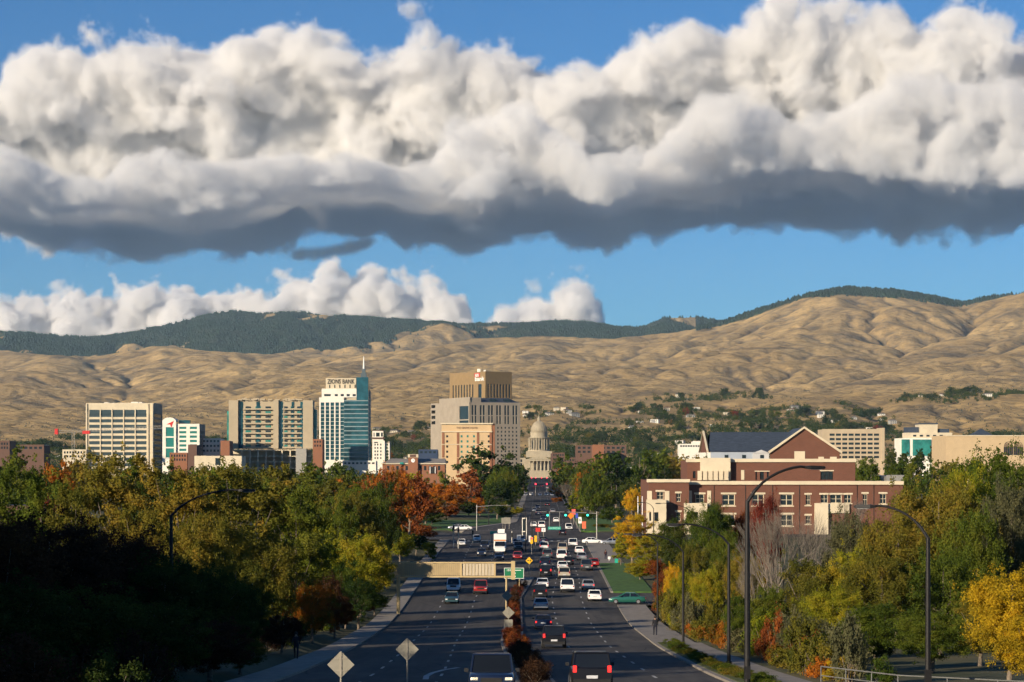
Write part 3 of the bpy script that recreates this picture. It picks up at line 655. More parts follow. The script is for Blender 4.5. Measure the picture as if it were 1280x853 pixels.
def bare(seed, H=11.0, W=9.0, sprig=0, m=None):
    """leafless tree: forking limbs and many fine upright twigs"""
    rng = np.random.default_rng(seed); mb = MB(); tips = []
    def grow(p, d, L, r, lv):
        q = p + d * L * .5 + Vector(rng.normal(size=3)) * L * .06; e = q + (d + Vector((0, 0, .12))).normalized() * L * .5
        mb.tube([p, q, e], [r, r * .8, r * .58], 6 if lv < 2 else 4 if lv < 4 else 3, False)
        if lv >= 6: tips.append(e); return
        for k in range(3 if lv < 3 else 2 + (rng.random() < .5)):
            ax = Vector(rng.normal(size=3)).normalized(); dd = (Matrix.Rotation((.30 + .35 * rng.random()) * (1 if k else .5), 3, ax) @ d + Vector((0, 0, .10))).normalized()
            grow(e, dd, L * (.68 + .16 * rng.random()), r * .6, lv + 1)
    for k in range(4): grow(Vector((0, 0, -.3)), Vector((rng.normal() * .45, rng.normal() * .45, 1)).normalized(), H * .24, .013 * H, 0)
    xs = np.array(mb.v); s = H / xs[:, 2].max(); mb.v = [tuple(v) for v in xs * np.array([s * W / H * .9, s * W / H * .9, s])]
    tr = mb.mesh('trunk', m or M_pale, True); cr = None
    if sprig:
        C = np.array([tuple(t) for t in tips]) * np.array([s * W / H * .9, s * W / H * .9, s]); C = C[rng.permutation(len(C))[:sprig]]
        q, sh = leaves(C, np.full(len(C), .5), 9, .12, rng); cr = crownmesh('crown', q, sh)
    return cr, tr
def shrub(seed, H=2.0, W=2.6, nc=34, nl=150, leaf=.055):
    rng = np.random.default_rng(seed); a = rng.random(nc) * 6.28; r = rng.random(nc) ** .5 * W / 2 * .8
    C = np.stack([np.cos(a) * r, np.sin(a) * r, H * (.15 + .8 * rng.random(nc)) * (1.1 - .5 * r / W * 2)], 1)
    q, sh = leaves(C, W * (.07 + .13 * rng.random(nc)), nl, leaf, rng, 1.0)
    mb = MB()
    for i in range(0, nc, 2): mb.tube([(0, 0, -.2), tuple(C[i])], [.03, .01], 4, False)
    return crownmesh('foliage', q, sh), mb.mesh('stem', M_bark)
t1 = time.time()
PROTO = {  # kind of shape -> list of (H, W, crown mesh, trunk mesh)
 'near': [(12, 10, *broad(s, nc=105, nl=430, leaf=.095, **k)) for s, k in ((1, {}), (2, dict(zc=.55)), (3, dict(zc=.62, lo=.15)))],
 'nearcol': [(12, 6, *broad(s, W=6.0, nc=85, nl=360, leaf=.085, shape=h, lo=.1)) for s, h in ((4, 'column'), (5, 'vase'))],
 'mid': [(12, 10, *broad(s, nc=70, nl=150, leaf=.20, **k)) for s, k in ((11, {}), (12, dict(zc=.52)), (13, dict(zc=.64, lo=.18)), (14, dict(shape='vase', lo=.2)))],
 'midcol': [(12, 6, *broad(s, W=6.0, nc=60, nl=120, leaf=.17, shape=h, lo=.08)) for s, h in ((15, 'column'), (16, 'cone'))],
 'far': [(12, 10, *broad(s, nc=42, nl=52, leaf=.34, lo=.1, **k)) for s, k in ((21, {}), (22, dict(zc=.5)), (23, {}), (24, dict(shape='vase')))],
 'farcol': [(12, 5.5, *broad(s, W=5.5, nc=30, nl=44, leaf=.28, shape='cone', lo=.05)) for s in (25, 26)],
 'pine': [(14, 6, *conifer(s)) for s in (31, 32)],
 'farpine': [(14, 6, *conifer(s, nt=14, leaf=.34, nl=7)) for s in (33, 34)],
 'bare': [(11, 9, *bare(s, sprig=k)) for s, k in ((41, 0), (42, 260))],
 'shrub': [(2, 2.6, *shrub(s)) for s in (51, 52, 53)],
}
print('tree meshes', round(time.time() - t1, 1), sum(len(p[2].polygons) for v in PROTO.values() for p in v if p[2]))
TREES = []     # (object, px, D, zone, colour word, shape word)
_rt = random.Random(3)
def plant(X, Y, H, W, kind, colr, zone, label=None, cat='tree', name=None, z=None, group=None):
    h0, w0, cr, tr = PROTO[kind][_rt.randrange(len(PROTO[kind]))]
    if z is None: z = hz(X, Y)
    name = name or ('shrub' if kind == 'shrub' else 'conifer_tree' if 'pine' in kind else 'bare_tree' if kind == 'bare' else 'broadleaf_tree')
    root = thing(name, label, cat, (X, Y, z), _rt.random() * 6.28, group); root.scale = (W / w0, W / w0, H / h0)
    o = link(bpy.data.objects.new('trunk' if kind != 'shrub' else 'stem', tr), root)
    if cr:
        if not cr.materials: cr.materials.append(LEAF[colr])
        o = link(bpy.data.objects.new('crown' if kind != 'shrub' else 'foliage', cr), root)
        o.material_slots[0].link = 'OBJECT'; o.material_slots[0].material = LEAF[colr]
    if label is None: TREES.append((root, 640 + FOC * X / Y, Y, zone, colr, kind))
    return root
def T(px, top, D, wpx, colr, zone, kind=None, label=None):
    """a tree whose crown tops out at picture row `top` when it stands at distance D"""
    X, Y, zt = at(px, top, D); z = hz(X, D); H = zt - z; W = wpx * D / FOC
    if kind is None:
        base = 'near' if D < 300 else 'mid' if D < 750 else 'far'
        kind = base + ('col' if W < .62 * H else '')
        if colr == 'pine': kind = 'pine' if D < 900 else 'farpine'
    if H < 1 : print('LOW TREE', px, top, D, H)
    if D < 2200 and LK(D) - W * .22 < X < RK(D) + W * .22: print('TREE ON ROAD', px, D, round(X, 1), round(LK(D), 1), round(RK(D), 1), round(W, 1))
    return plant(X, D, H, W, kind, colr, zone, label, z=z)
# ---- shaded dark trees of the near left
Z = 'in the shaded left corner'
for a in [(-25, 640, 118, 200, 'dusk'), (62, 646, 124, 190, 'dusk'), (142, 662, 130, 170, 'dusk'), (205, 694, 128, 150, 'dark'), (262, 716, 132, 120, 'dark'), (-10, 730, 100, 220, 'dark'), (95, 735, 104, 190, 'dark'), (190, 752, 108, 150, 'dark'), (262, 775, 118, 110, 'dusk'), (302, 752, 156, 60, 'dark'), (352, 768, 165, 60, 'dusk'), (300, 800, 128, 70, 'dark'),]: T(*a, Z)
# ---- sunlit trees of the left middle distance
Z = 'in the sunlit left wood'
for a in [(140, 572, 185, 110, 'olive'), (228, 590, 176, 110, 'olive'), (300, 588, 192, 120, 'olive'), (368, 612, 208, 90, 'green'), (60, 590, 185, 90, 'green'), (5, 572, 205, 90, 'green'), (95, 598, 172, 80, 'olive'), (262, 640, 165, 110, 'olive'), (328, 665, 180, 95, 'olive'), (180, 640, 155, 90, 'olive'), (392, 645, 235, 70, 'lime'), (200, 700, 146, 90, 'olive'), (296, 700, 158, 90, 'olive'), (240, 745, 150, 80, 'green'), (418, 640, 300, 80, 'olive'), (350, 590, 310, 90, 'olive'), (250, 585, 320, 100, 'green')]: T(*a, Z)
T(390, 728, 192, 62, 'orange', Z, label='bright orange maple over the left sidewalk, lit against the dark wood')
T(450, 668, 258, 76, 'lime', Z, label='feathery yellow-green tree leaning over the left end of the sign gantry')
T(474, 700, 300, 30, 'lime', Z, 'near'); T(430, 700, 235, 62, 'green', Z, 'near'); T(405, 720, 222, 60, 'dusk', Z, 'near'); T(418, 745, 205, 46, 'rust', Z, 'near'); T(352, 726, 200, 52, 'orange', Z, 'near'); T(432, 752, 232, 40, 'dark', Z, 'near'); T(452, 752, 262, 34, 'dusk', Z, 'near'); T(448, 722, 232, 48, 'dark', Z, 'near'); T(468, 742, 262, 36, 'green', Z, 'near')
T(58, 628, 330, 34, 'red', Z, 'mid'); T(188, 655, 200, 30, 'rust', Z)
# ---- behind them, up to the parking garage and offices
Z = 'in the row before the downtown offices'
for a in [(20, 562, 520, 60, 'green'), (70, 572, 480, 55, 'orange'), (110, 568, 600, 60, 'olive'), (165, 575, 450, 60, 'green'), (215, 583, 500, 55, 'dark'), (255, 590, 420, 60, 'olive'), (300, 582, 520, 60, 'olive'), (345, 576, 560, 55, 'olive'), (388, 583, 480, 60, 'green'), (352, 600, 400, 70, 'green'), (420, 590, 520, 50, 'olive'), (400, 610, 380, 60, 'olive'), (435, 618, 400, 45, 'lime'), (0, 585, 430, 60, 'dark'), (45, 600, 400, 70, 'dark'), (185, 600, 380, 60, 'dark')]: T(*a, Z)
for i, px in enumerate(range(-30, 480, 26)):
    T(px + _rt.uniform(-8, 8), 576 + _rt.uniform(0, 14), _rt.uniform(820, 1080), _rt.uniform(34, 48), _rt.choice(['green', 'olive', 'dark', 'olive', 'green', 'orange' if px > 420 else 'green']), Z)
# ---- orange and green group left of the road's far end
Z = 'left of the traffic lights'
for a in [(440, 600, 640, 60, 'orange'), (478, 598, 700, 56, 'olive'), (505, 588, 760, 52, 'lime'), (520, 600, 700, 50, 'rust'), (462, 630, 560, 48, 'olive'), (498, 622, 600, 50, 'olive'), (532, 618, 640, 46, 'orange'), (546, 590, 800, 40, 'green')]: T(*a, Z)
T(604, 558, 960, 86, 'dark', Z, label='tallest dark green tree in front of the grey and tan towers')
T(645, 578, 1000, 40, 'dark', Z, 'far')
T(588, 586, 790, 52, 'rust', Z, label='big rust red maple below the tall dark tree')
T(556, 605, 700, 56, 'orange', Z, label='bright orange tree left of the big rust maple')
T(520, 655, 500, 52, 'rust', Z)
for a in [(572, 620, 760, 40, 'orange'), (610, 600, 830, 30, 'olive'), (626, 588, 900, 34, 'green'), (638, 612, 840, 22, 'lime'), (612, 628, 765, 18, 'lime'), (648, 605, 1000, 16, 'dark'), (633, 640, 720, 24, 'olive'), (646, 634, 730, 20, 'lime'), (625, 630, 730, 22, 'olive'), (600, 622, 735, 26, 'orange'), (586, 628, 725, 28, 'dark'), (560, 632, 700, 30, 'rust'), (540, 640, 640, 36, 'dark'), (500, 648, 600, 44, 'dark'), (478, 655, 480, 55, 'green'), (520, 668, 440, 30, 'dark'), (536, 678, 425, 18, 'lime')]: T(*a, Z)
T(541, 680, 400, 15, 'green', Z, 'midcol')
Z = 'beside the boulevard left of the stores'
for a in [(440, 640, 420, 50, 'lime'), (500, 668, 400, 42, 'lime'), (470, 662, 380, 40, 'green')]: T(*a, Z)
for Y_, h_, w_, c_ in ((296, 13, 7, 'green'), (322, 14, 8, 'olive'), (350, 15, 9, 'green'), (378, 15, 8, 'dark'), (404, 15.5, 9, 'rust'), (430, 16, 9, 'orange'), (458, 16, 9, 'orange'), (486, 16, 10, 'rust')):
    plant(LK(Y_) - 8 - (Y_ * 7 % 3), Y_, h_, w_, 'near' if Y_ < 380 else 'mid', c_, 'along the left kerb before the lights')
for i, Y_ in enumerate(range(690, 1560, 48)):
    plant(LK(Y_) - 6.5, Y_, _rt.uniform(12, 16), _rt.uniform(8, 10.5), 'mid' if Y_ < 900 else 'far', ['dark', 'green', 'dark', 'olive', 'green'][i % 5], 'along the left side of the far street')
    plant(RK(Y_) + 6.5, Y_, _rt.uniform(12, 16), _rt.uniform(8, 10.5), 'mid' if Y_ < 900 else 'far', ['green', 'dark', 'orange', 'green', 'dark'][i % 5], 'along the right side of the far street')
# ---- right of the road, before and beyond the traffic lights
Z = 'in the wood right of the traffic lights'
for a in [(712, 568, 1000, 44, 'green'), (742, 570, 860, 56, 'green'), (728, 585, 800, 36, 'olive'), (768, 562, 900, 56, 'dark'), (770, 600, 760, 60, 'dark'), (800, 562, 950, 50, 'green'), (828, 560, 980, 50, 'green'), (855, 566, 960, 44, 'olive'), (884, 570, 1000, 40, 'green'), (795, 600, 720, 44, 'dark'), (748, 612, 720, 44, 'green'), (722, 615, 760, 34, 'lime'), (700, 606, 1000, 26, 'orange'), (697, 622, 960, 18, 'orange'), (790, 612, 690, 30, 'yellow'), (735, 640, 690, 30, 'green'), (765, 635, 650, 34, 'green'), (752, 655, 610, 26, 'olive')]: T(*a, Z)
T(758, 585, 1010, 24, 'sage', Z, 'bare', label='pale leafless tree among the green crowns right of the domed building')
T(712, 602, 900, 26, 'sage', Z, 'bare')
Z = 'around the brick building'
T(790, 640, 400, 52, 'yellow', Z, 'nearcol', label='tall bright yellow-green tree left of the brick building')
T(812, 668, 372, 44, 'lime', Z, 'nearcol'); T(776, 668, 392, 26, 'lime', Z, 'midcol'); T(800, 700, 345, 40, 'lime', Z, 'near'); T(822, 700, 345, 44, 'rust', Z, 'near')
for a in [(845, 648, 345, 62, 'dark'), (885, 628, 330, 62, 'green'), (905, 665, 300, 50, 'green'), (868, 680, 290, 44, 'olive'), (835, 715, 285, 40, 'rust'), (860, 715, 258, 44, 'lime'), (842, 705, 265, 26, 'yellow'), (885, 712, 245, 44, 'lime'), (905, 700, 250, 44, 'olive'), (930, 690, 240, 50, 'olive')]: T(*a, Z, 'near')
T(958, 622, 330, 44, 'red', Z, 'near', label='dark red maple against the brick wall behind the tall lamp'); T(930, 640, 335, 36, 'rust', Z, 'near')
T(985, 628, 200, 130, 'sage', Z, 'bare', label='big leafless tree with pale twigs in front of the brick building')
T(1030, 645, 215, 90, 'sage', Z, 'bare'); T(955, 690, 190, 60, 'sage', Z, 'bare')
T(1062, 622, 520, 40, 'sage', Z, 'bare')
for a in [(1010, 700, 175, 90, 'olive'), (960, 735, 165, 60, 'green'), (925, 745, 170, 46, 'green')]: T(*a, Z, 'near')
Z = 'in the wood at the right'
for a in [(1235, 562, 235, 130, 'green'), (1175, 600, 210, 120, 'olive'), (1120, 640, 190, 100, 'olive'), (1065, 640, 200, 80, 'sage'), (1290, 610, 200, 90, 'olive'), (1100, 690, 160, 100, 'olive'), (1175, 690, 160, 110, 'green'), (1040, 735, 155, 80, 'lime'), (1095, 755, 135, 90, 'green'), (1165, 765, 130, 100, 'green'), (1225, 750, 140, 90, 'olive'), (1010, 770, 140, 70, 'sage'), (1215, 640, 185, 90, 'green'), (1060, 690, 175, 80, 'lime'), (1140, 620, 230, 80, 'olive'), (1205, 585, 215, 80, 'lime'), (1262, 600, 190, 70, 'sage')]: T(*a, Z, 'near')
T(1262, 712, 118, 120, 'yellow', Z, 'near', label='yellow autumn maple at the right edge of the wood')
T(1290, 770, 105, 100, 'yellow', Z, 'near')
for i, px in enumerate(range(1070, 1290, 24)): T(px + _rt.uniform(-6, 6), 571 + _rt.uniform(0, 9), _rt.uniform(640, 800), _rt.uniform(36, 48), _rt.choice(['green', 'green', 'olive']), 'behind the brick building on the right')
for px, D in ((1130, 1180), (1150, 1100), (1168, 1180), (1190, 1150), (1115, 1250)): T(px, 555 + _rt.uniform(-2, 8), D, 26, 'dark', 'before the green glass office')
T(484, 548, 1550, 9, 'pine', 'downtown', 'farpine', label='single dark spire-shaped conifer between the clock tower and the white tower')
# off-frame trees on the slope left of the camera: they throw the long shadows over the near road
Z = 'on the slope'
for x, y, h in [(-44, 106, 20), (-56, 112, 21), (-41, 90, 22), (-52, 94, 23), (-66, 100, 22), (-37, 98, 19), (-49, 118, 15), (-46, 76, 20), (-44, 67, 16), (-60, 80, 20), (-74, 86, 20), (-54, 62, 20), (-68, 68, 20), (-52, 42, 12), (-64, 48, 20), (-58, 124, 16), (-80, 110, 20), (-70, 122, 17), (-86, 66, 20), (-24, 14, 12), (-38, 20, 16), (-54, 28, 18)]:
    plant(x, y, h, h * .85, 'mid', 'dark', Z)
# ---- shrubs
def S(px, row, D, wpx, hpx, colr, label=None):
    X, _, z = at(px, row, D); z = hz(X, D); k = D / FOC
    return plant(X, D, hpx * k, wpx * k, 'shrub', colr, 'shrubs', label or None, 'shrub', z=z)
for D in np.arange(108, 325, 4.6):
    X = MC(D); o = plant(X + _rt.uniform(-.15, .15), float(D), _rt.uniform(.9, 1.5), _rt.uniform(1.4, 1.9), 'shrub', 'dusk' if D < 150 else _rt.choice(['dusk', 'red', 'dusk', 'rust']), 'in the median bed', None, 'shrub', z=g(D) + .15, group='low red-brown shrubs in the median')
for D in np.arange(98, 186, 2.6):
    plant(RK(D) + 1.15 + _rt.uniform(-.3, .3), float(D), _rt.uniform(.3, .55), _rt.uniform(1.2, 1.8), 'shrub', _rt.choice(['green', 'olive', 'green']), 'low in the right planting strip', None, 'shrub', z=g(D) + .15)
for D in np.arange(113, 282, 3.4):
    for k in range(2 if _rt.random() < .6 else 1):
        X = RK(D) + (5.4 if D < 190 else 4.6) + _rt.uniform(0, 1.5) + k * 2.3; c = _rt.choice(['yellow', 'orange', 'lime', 'olive', 'rust', 'sage', 'green', 'olive', 'sage'] if D > 118 else ['yellow', 'lime', 'sage', 'olive', 'green'])
        plant(X + _rt.uniform(-.6, .6), float(D) + _rt.uniform(-1.5, 1.5), _rt.uniform(1.0, 2.3 if c in ('yellow', 'orange') else 3.8), _rt.uniform(1.8, 2.6 if c in ('yellow', 'orange') else 3.8), 'shrub', c, 'along the right sidewalk', None, 'shrub')
for D in np.arange(125, 330, 6):
    X = LK(D) - 5.4 - _rt.uniform(0, 2.5); plant(X, float(D), _rt.uniform(1.2, 2.6), _rt.uniform(2.0, 3.2), 'shrub', _rt.choice(['dark', 'green', 'dusk', 'olive']), 'along the left sidewalk', None, 'shrub')
for i in range(22):
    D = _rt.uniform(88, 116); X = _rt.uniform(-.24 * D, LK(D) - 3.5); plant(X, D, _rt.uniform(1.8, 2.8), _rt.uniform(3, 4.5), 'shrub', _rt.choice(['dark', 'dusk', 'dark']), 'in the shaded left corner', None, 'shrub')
print('trees placed', len(TREES), round(time.time() - T0, 1))
# ------------------------------------------------------------------ buildings
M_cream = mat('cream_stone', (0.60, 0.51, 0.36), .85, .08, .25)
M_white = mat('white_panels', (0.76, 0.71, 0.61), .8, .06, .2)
M_tan = mat('tan_precast', (0.44, 0.35, 0.235), .85, .08, .2)
M_tan2 = mat('warm_tan_stucco', (0.55, 0.39, 0.22), .85, .06, .15)
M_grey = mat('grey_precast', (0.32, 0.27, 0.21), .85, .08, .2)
M_brown = mat('bronze_brown_panels', (0.26, 0.175, 0.085), .7, .06, .2)
M_beige = mat('beige_concrete', (0.40, 0.33, 0.225), .85, .07, .15)
M_dglass = glass('dark_window_glass'); M_teal = glass('teal_window_glass', (0.03, 0.20, 0.17), .15)
M_blueg = glass('blue_green_curtain_glass', (0.016, 0.070, 0.088), .10, .8, .6, .08)
M_lime_stone = mat('limestone', (0.37, 0.315, 0.225), .85, .1, .3)
M_slate = mat('blue_grey_slate', (0.045, 0.060, 0.085), .75, .25, .8, stretch=(1, 1, 6))
M_redbrick = brickmat('red_brick', (0.150, 0.060, 0.037), (0.125, 0.050, 0.031), (0.14, 0.085, 0.06), .8, .3, .03)
M_obrick = brickmat('orange_brick', (0.25, 0.095, 0.045), (0.21, 0.08, 0.04), (0.3, 0.2, 0.14), .8, .3, .03)
M_dkbrick = brickmat('brown_brick', (0.13, 0.070, 0.050), (0.11, 0.06, 0.045), (0.14, 0.1, 0.08), .8, .3, .03)
M_metal_d = mat('dark_painted_steel', (0.018, 0.017, 0.017), .5, .2, 3, metal=.3)
M_galv = mat('galvanised_steel', (0.36, 0.34, 0.30), .5, .15, 3, metal=.5)
M_roofgrey = mat('grey_roof_membrane', (0.22, 0.20, 0.18), .95, .15, .3)
M_redpaint = mat('red_sign_paint', (0.55, 0.03, 0.025), .6, .08, 1)
M_whitepaint = mat('white_sign_paint', (0.80, 0.78, 0.74), .6, .05, 1)
M_blackpaint = mat('black_sign_paint', (0.02, 0.02, 0.02), .6, .1, 1)
_um = {}
def unit_window(m, bars=1):
    k = (m.name, bars)
    if k not in _um:
        mb = MB(); mb.box(-.5, .5, 0, .06, 0, 1)
        _um[k] = mb.mesh('window', m)
    return _um[k]
_fm = {}
def unit_frame(m, nx=1, nz=1, t=.06):
    k = (m.name, nx, nz, t)
    if k not in _fm:
        mb = MB(); f = t
        mb.box(-.5, -.5 + f, -.09, -.003, 0, 1).box(.5 - f, .5, -.09, -.003, 0, 1).box(-.5 + f, .5 - f, -.09, -.003, 0, f).box(-.5 + f, .5 - f, -.09, -.003, 1 - f, 1)
        for i in range(1, nx + 1 - 1 + 0): pass
        for i in range(1, nx): x = -.5 + i / nx; mb.box(x - f / 2, x + f / 2, -.085, -.003, f, 1 - f)
        for i in range(1, nz): z = i / nz; mb.box(-.5 + f, .5 - f, -.08, -.004, z - f / 3, z + f / 3)
        _fm[k] = mb.mesh('frame', m)
    return _fm[k]
def window(parent, x, y, z, w, h, m, ang=0, frame=None, nx=1, nz=1, name='window'):
    o = link(bpy.data.objects.new(name, unit_window(m)), parent); o.location = (x, y, z); o.rotation_euler = (0, 0, ang); o.scale = (w, 1, h)
    if frame: link(bpy.data.objects.new('frame', unit_frame(frame, nx, nz)), o)
    return o
def facade(parent, wname, m, org, ang, wd, z0, z1, holes, gm, t=.6, rec=.35, frame=None, nx=1, nz=1, mb=None, wn='window'):
    own = mb is None; tmp = MB(); tmp.wall(0, wd, z0, z1, 0, t, holes).turn(ang).move(org[0], org[1], 0)
    ca, sa = math.cos(ang), math.sin(ang)
    for h in holes:
        xc = (h[0] + h[1]) / 2; window(parent, org[0] + xc * ca - rec * sa, org[1] + xc * sa + rec * ca, h[2], h[1] - h[0], h[3] - h[2], gm, ang, frame, nx, nz, wn)
    if own: return tmp.build(wname, m, parent)
    mb.add(tmp.v, tmp.f)
def grid(x0, x1, n, frac, zs):
    """n openings between x0 and x1 for each (z0, z1) row"""
    p = (x1 - x0) / n
    return [(x0 + i * p + p * (1 - frac) / 2, x0 + (i + 1) * p - p * (1 - frac) / 2, a, b) for a, b in zs for i in range(n)]
def PX(px, D): return (px - 640) / FOC * D
def PZ(py, D): return EYE - (py - HOR) / FOC * D
def site(name, label, pxl, D, cat='building', ang=0, group=None):
    return thing(name, label, cat, (PX(pxl, D), D, hz(PX(pxl, D), D)), ang, group)
def rooftop(parent, x0, x1, y0, y1, z, n, seed=0, m=None):
    r = random.Random(seed); mb = MB()
    for i in range(n):
        w = r.uniform(1.5, 5); x = r.uniform(x0, x1 - w); y = r.uniform(y0, y1); mb.box(x, x + w, y, y + r.uniform(2, 4), z, z + r.uniform(.8, 2.4))
    mb.build('rooftop_units', m or M_white, parent)
def office_white():
    D = 1500; s = D / FOC; b = site('office_tower', 'wide cream office block with rows of ribbon windows, leftmost tall building', 108, D); W = 84 * s; zt = PZ(504, D)
    zf = [PZ(590, D) + k * 6.85 * s for k in range(0, 11)]
    gl = glass('ribbon_window_glass', (.055, .075, .08), .12)
    holes = [h for z in zf for h in grid(1.6, W - 4.5, 5, .93, [(z, z + 2.2)])] + grid(1.6, W - 4.5, 5, .90, [(PZ(519, D) + .3, PZ(512.5, D))])
    facade(b, 'front_wall', M_cream, (0, 0), 0, W, 0, zt, [h for h in holes if h[3] < zt - 1.5], gl)
    holes = [h for z in zf for h in grid(1, 36, 1, .94, [(z, z + 2.3)])]
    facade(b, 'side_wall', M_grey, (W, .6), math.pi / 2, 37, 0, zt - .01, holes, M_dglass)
    MB().box(.003, W - .61, .61, 37, 0, zt - 1).build('core', M_roofgrey, b)
    mb = MB()
    for k in range(1, 5): x = 1.6 + k * (W - 6.1) / 5; mb.box(x - .35, x + .35, -.45, -.003, 0, zt - 4)
    mb.box(W - 4.3, W - 3.3, -.8, -.003, 0, zt - .5).box(W - 1.4, W - .3, -.8, -.003, 0, zt - .5).box(-.3, .7, -.8, -.003, 0, zt - .4)
    mb.build('fins', M_cream, b); rooftop(b, 10, W - 8, 3, 20, zt - 1, 12, 1)
def logo_office():
    D = 1430; s = D / FOC; b = site('office_building', 'white office with rounded top and a red emblem beside the wide cream block', 203, D)
    w1 = 17 * s; zt = PZ(527, D); gz = PZ(572, D); facade(b, 'round_wall', M_white, (0, 0), 0, w1, 0, zt, [(2.2, 7.4, gz + i * 6.8, gz + i * 6.8 + 5.9) for i in range(3)], M_teal)
    mb = MB(); n = 12; mb.prism([(w1 / 2 + math.cos(t * math.pi / n) * w1 / 2, zt + math.sin(t * math.pi / n) * 2.6) for t in range(n + 1)], 0, 12); mb.build('round_top', M_white, b)
    mb = MB(); c = (w1 * .55, zt - 1.6); mb.prism([(c[0] - 2.2, c[1] - .4), (c[0] + 2.6, c[1] + 2.0), (c[0] + .9, c[1] - 2.2), (c[0] + .1, c[1] - .4)], -.12, -.003); mb.build('emblem', M_redpaint, b)
    x0 = w1; W = 29 * s; zt2 = PZ(530, D); holes = grid(.8, W - .5, 2, .66, [(PZ(575, D) + i * 5.5 * s, PZ(575, D) + i * 5.5 * s + 1.5) for i in range(8)])
    facade(b, 'front_wall', M_white, (x0 + .003, 1.2), 0, W, 0, zt2, [h for h in holes if h[3] < zt2 - 1], M_teal)
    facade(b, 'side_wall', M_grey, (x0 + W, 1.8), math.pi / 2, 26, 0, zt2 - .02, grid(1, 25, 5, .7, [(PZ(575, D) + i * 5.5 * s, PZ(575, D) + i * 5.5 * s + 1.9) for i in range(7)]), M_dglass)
    MB().box(.003, x0 + W - .61, 1.81, 28, 0, zt2 - 2).build('core', M_roofgrey, b)
    MB().box(x0 + 1, x0 + 8, 6, 12, zt2 - 2, zt2 + 2.5).build('penthouse', M_blueg, b)
def condo():
    D = 1600; s = D / FOC; b = site('condominium_tower', 'broad beige balcony tower of two bays above an open parking deck', 286, D); X = lambda px: (px - 286) * s
    zt = PZ(500.5, D); zb = PZ(561, D)
    for nm, a, c in (('end_slab', 286, 297.5), ('middle_slab', 341.5, 348), ('end_slab', 378.5, 391)): MB().box(X(a), X(c), 0, 14, zb, zt).build(nm, M_beige, b)
    MB().box(X(297.6), X(341.4), 2.6, 20, zb, zt - .4).box(X(348.1), X(378.4), 2.6, 20, zb, zt - .4).build('recessed_wall', M_beige, b)
    for a, c in ((297.6, 303), (320, 324), (348.1, 353), (364, 367), (375, 378.4)): MB().box(X(a), X(c), 2.2, 2.597, zb, zt - 1).build('glass_strip', M_blueg, b)
    for k in range(10):
        z = zb + .3 + k * 6 * s
        for a, c in ((303.5, 341), (353, 377)):
            if z < zt - 4:
                MB().box(X(a), X(c), .35, 2.19, z, z + .28).box(X(a), X(c), .35, .42, z + .281, z + 1.1).build('balcony', M_beige, b)
                for q in range(3): window(b, X(a) + (q + .5) * (X(c) - X(a)) / 3, 2.5, z + .5, (X(c) - X(a)) / 5.5, 2.0, M_dglass if (q + k) % 3 else M_teal)
    MB().box(X(283), X(286) - .01, 4, 12, zb, PZ(514, D)).box(X(391) + .01, X(395), 6, 12, zb, PZ(512, D)).build('corner_glazing', M_teal, b)
    mb = MB()
    for k in range(9): mb.box(X(297) + k * 5.4, X(297) + k * 5.4 + 3.4, .5, 6, zt, zt + .9)
    mb.build('roof_trellis', M_beige, b)
    # low part and open parking decks
    mb = MB(); zz = PZ(585, D)
    for z in (zb - .8, PZ(570, D), PZ(577, D), zz): mb.box(X(286), X(386), -6, 20, z - .6, z)
    for k in range(10): mb.box(X(303 + k * 10), X(303 + k * 10) + .9, -6.4, -6.003, 0, zb - .8)
    mb.box(X(286), X(386), 19, 20, 0, zb - 1.5); mb.build('parking_deck', M_cream, b)
    MB().box(X(371), X(384), -7.5, -6.5, 0, PZ(561, D)).build('stair_tower', M_galv, b)
    rooftop(b, X(300), X(380), 6, 12, zt - .4, 8, 5, M_beige)
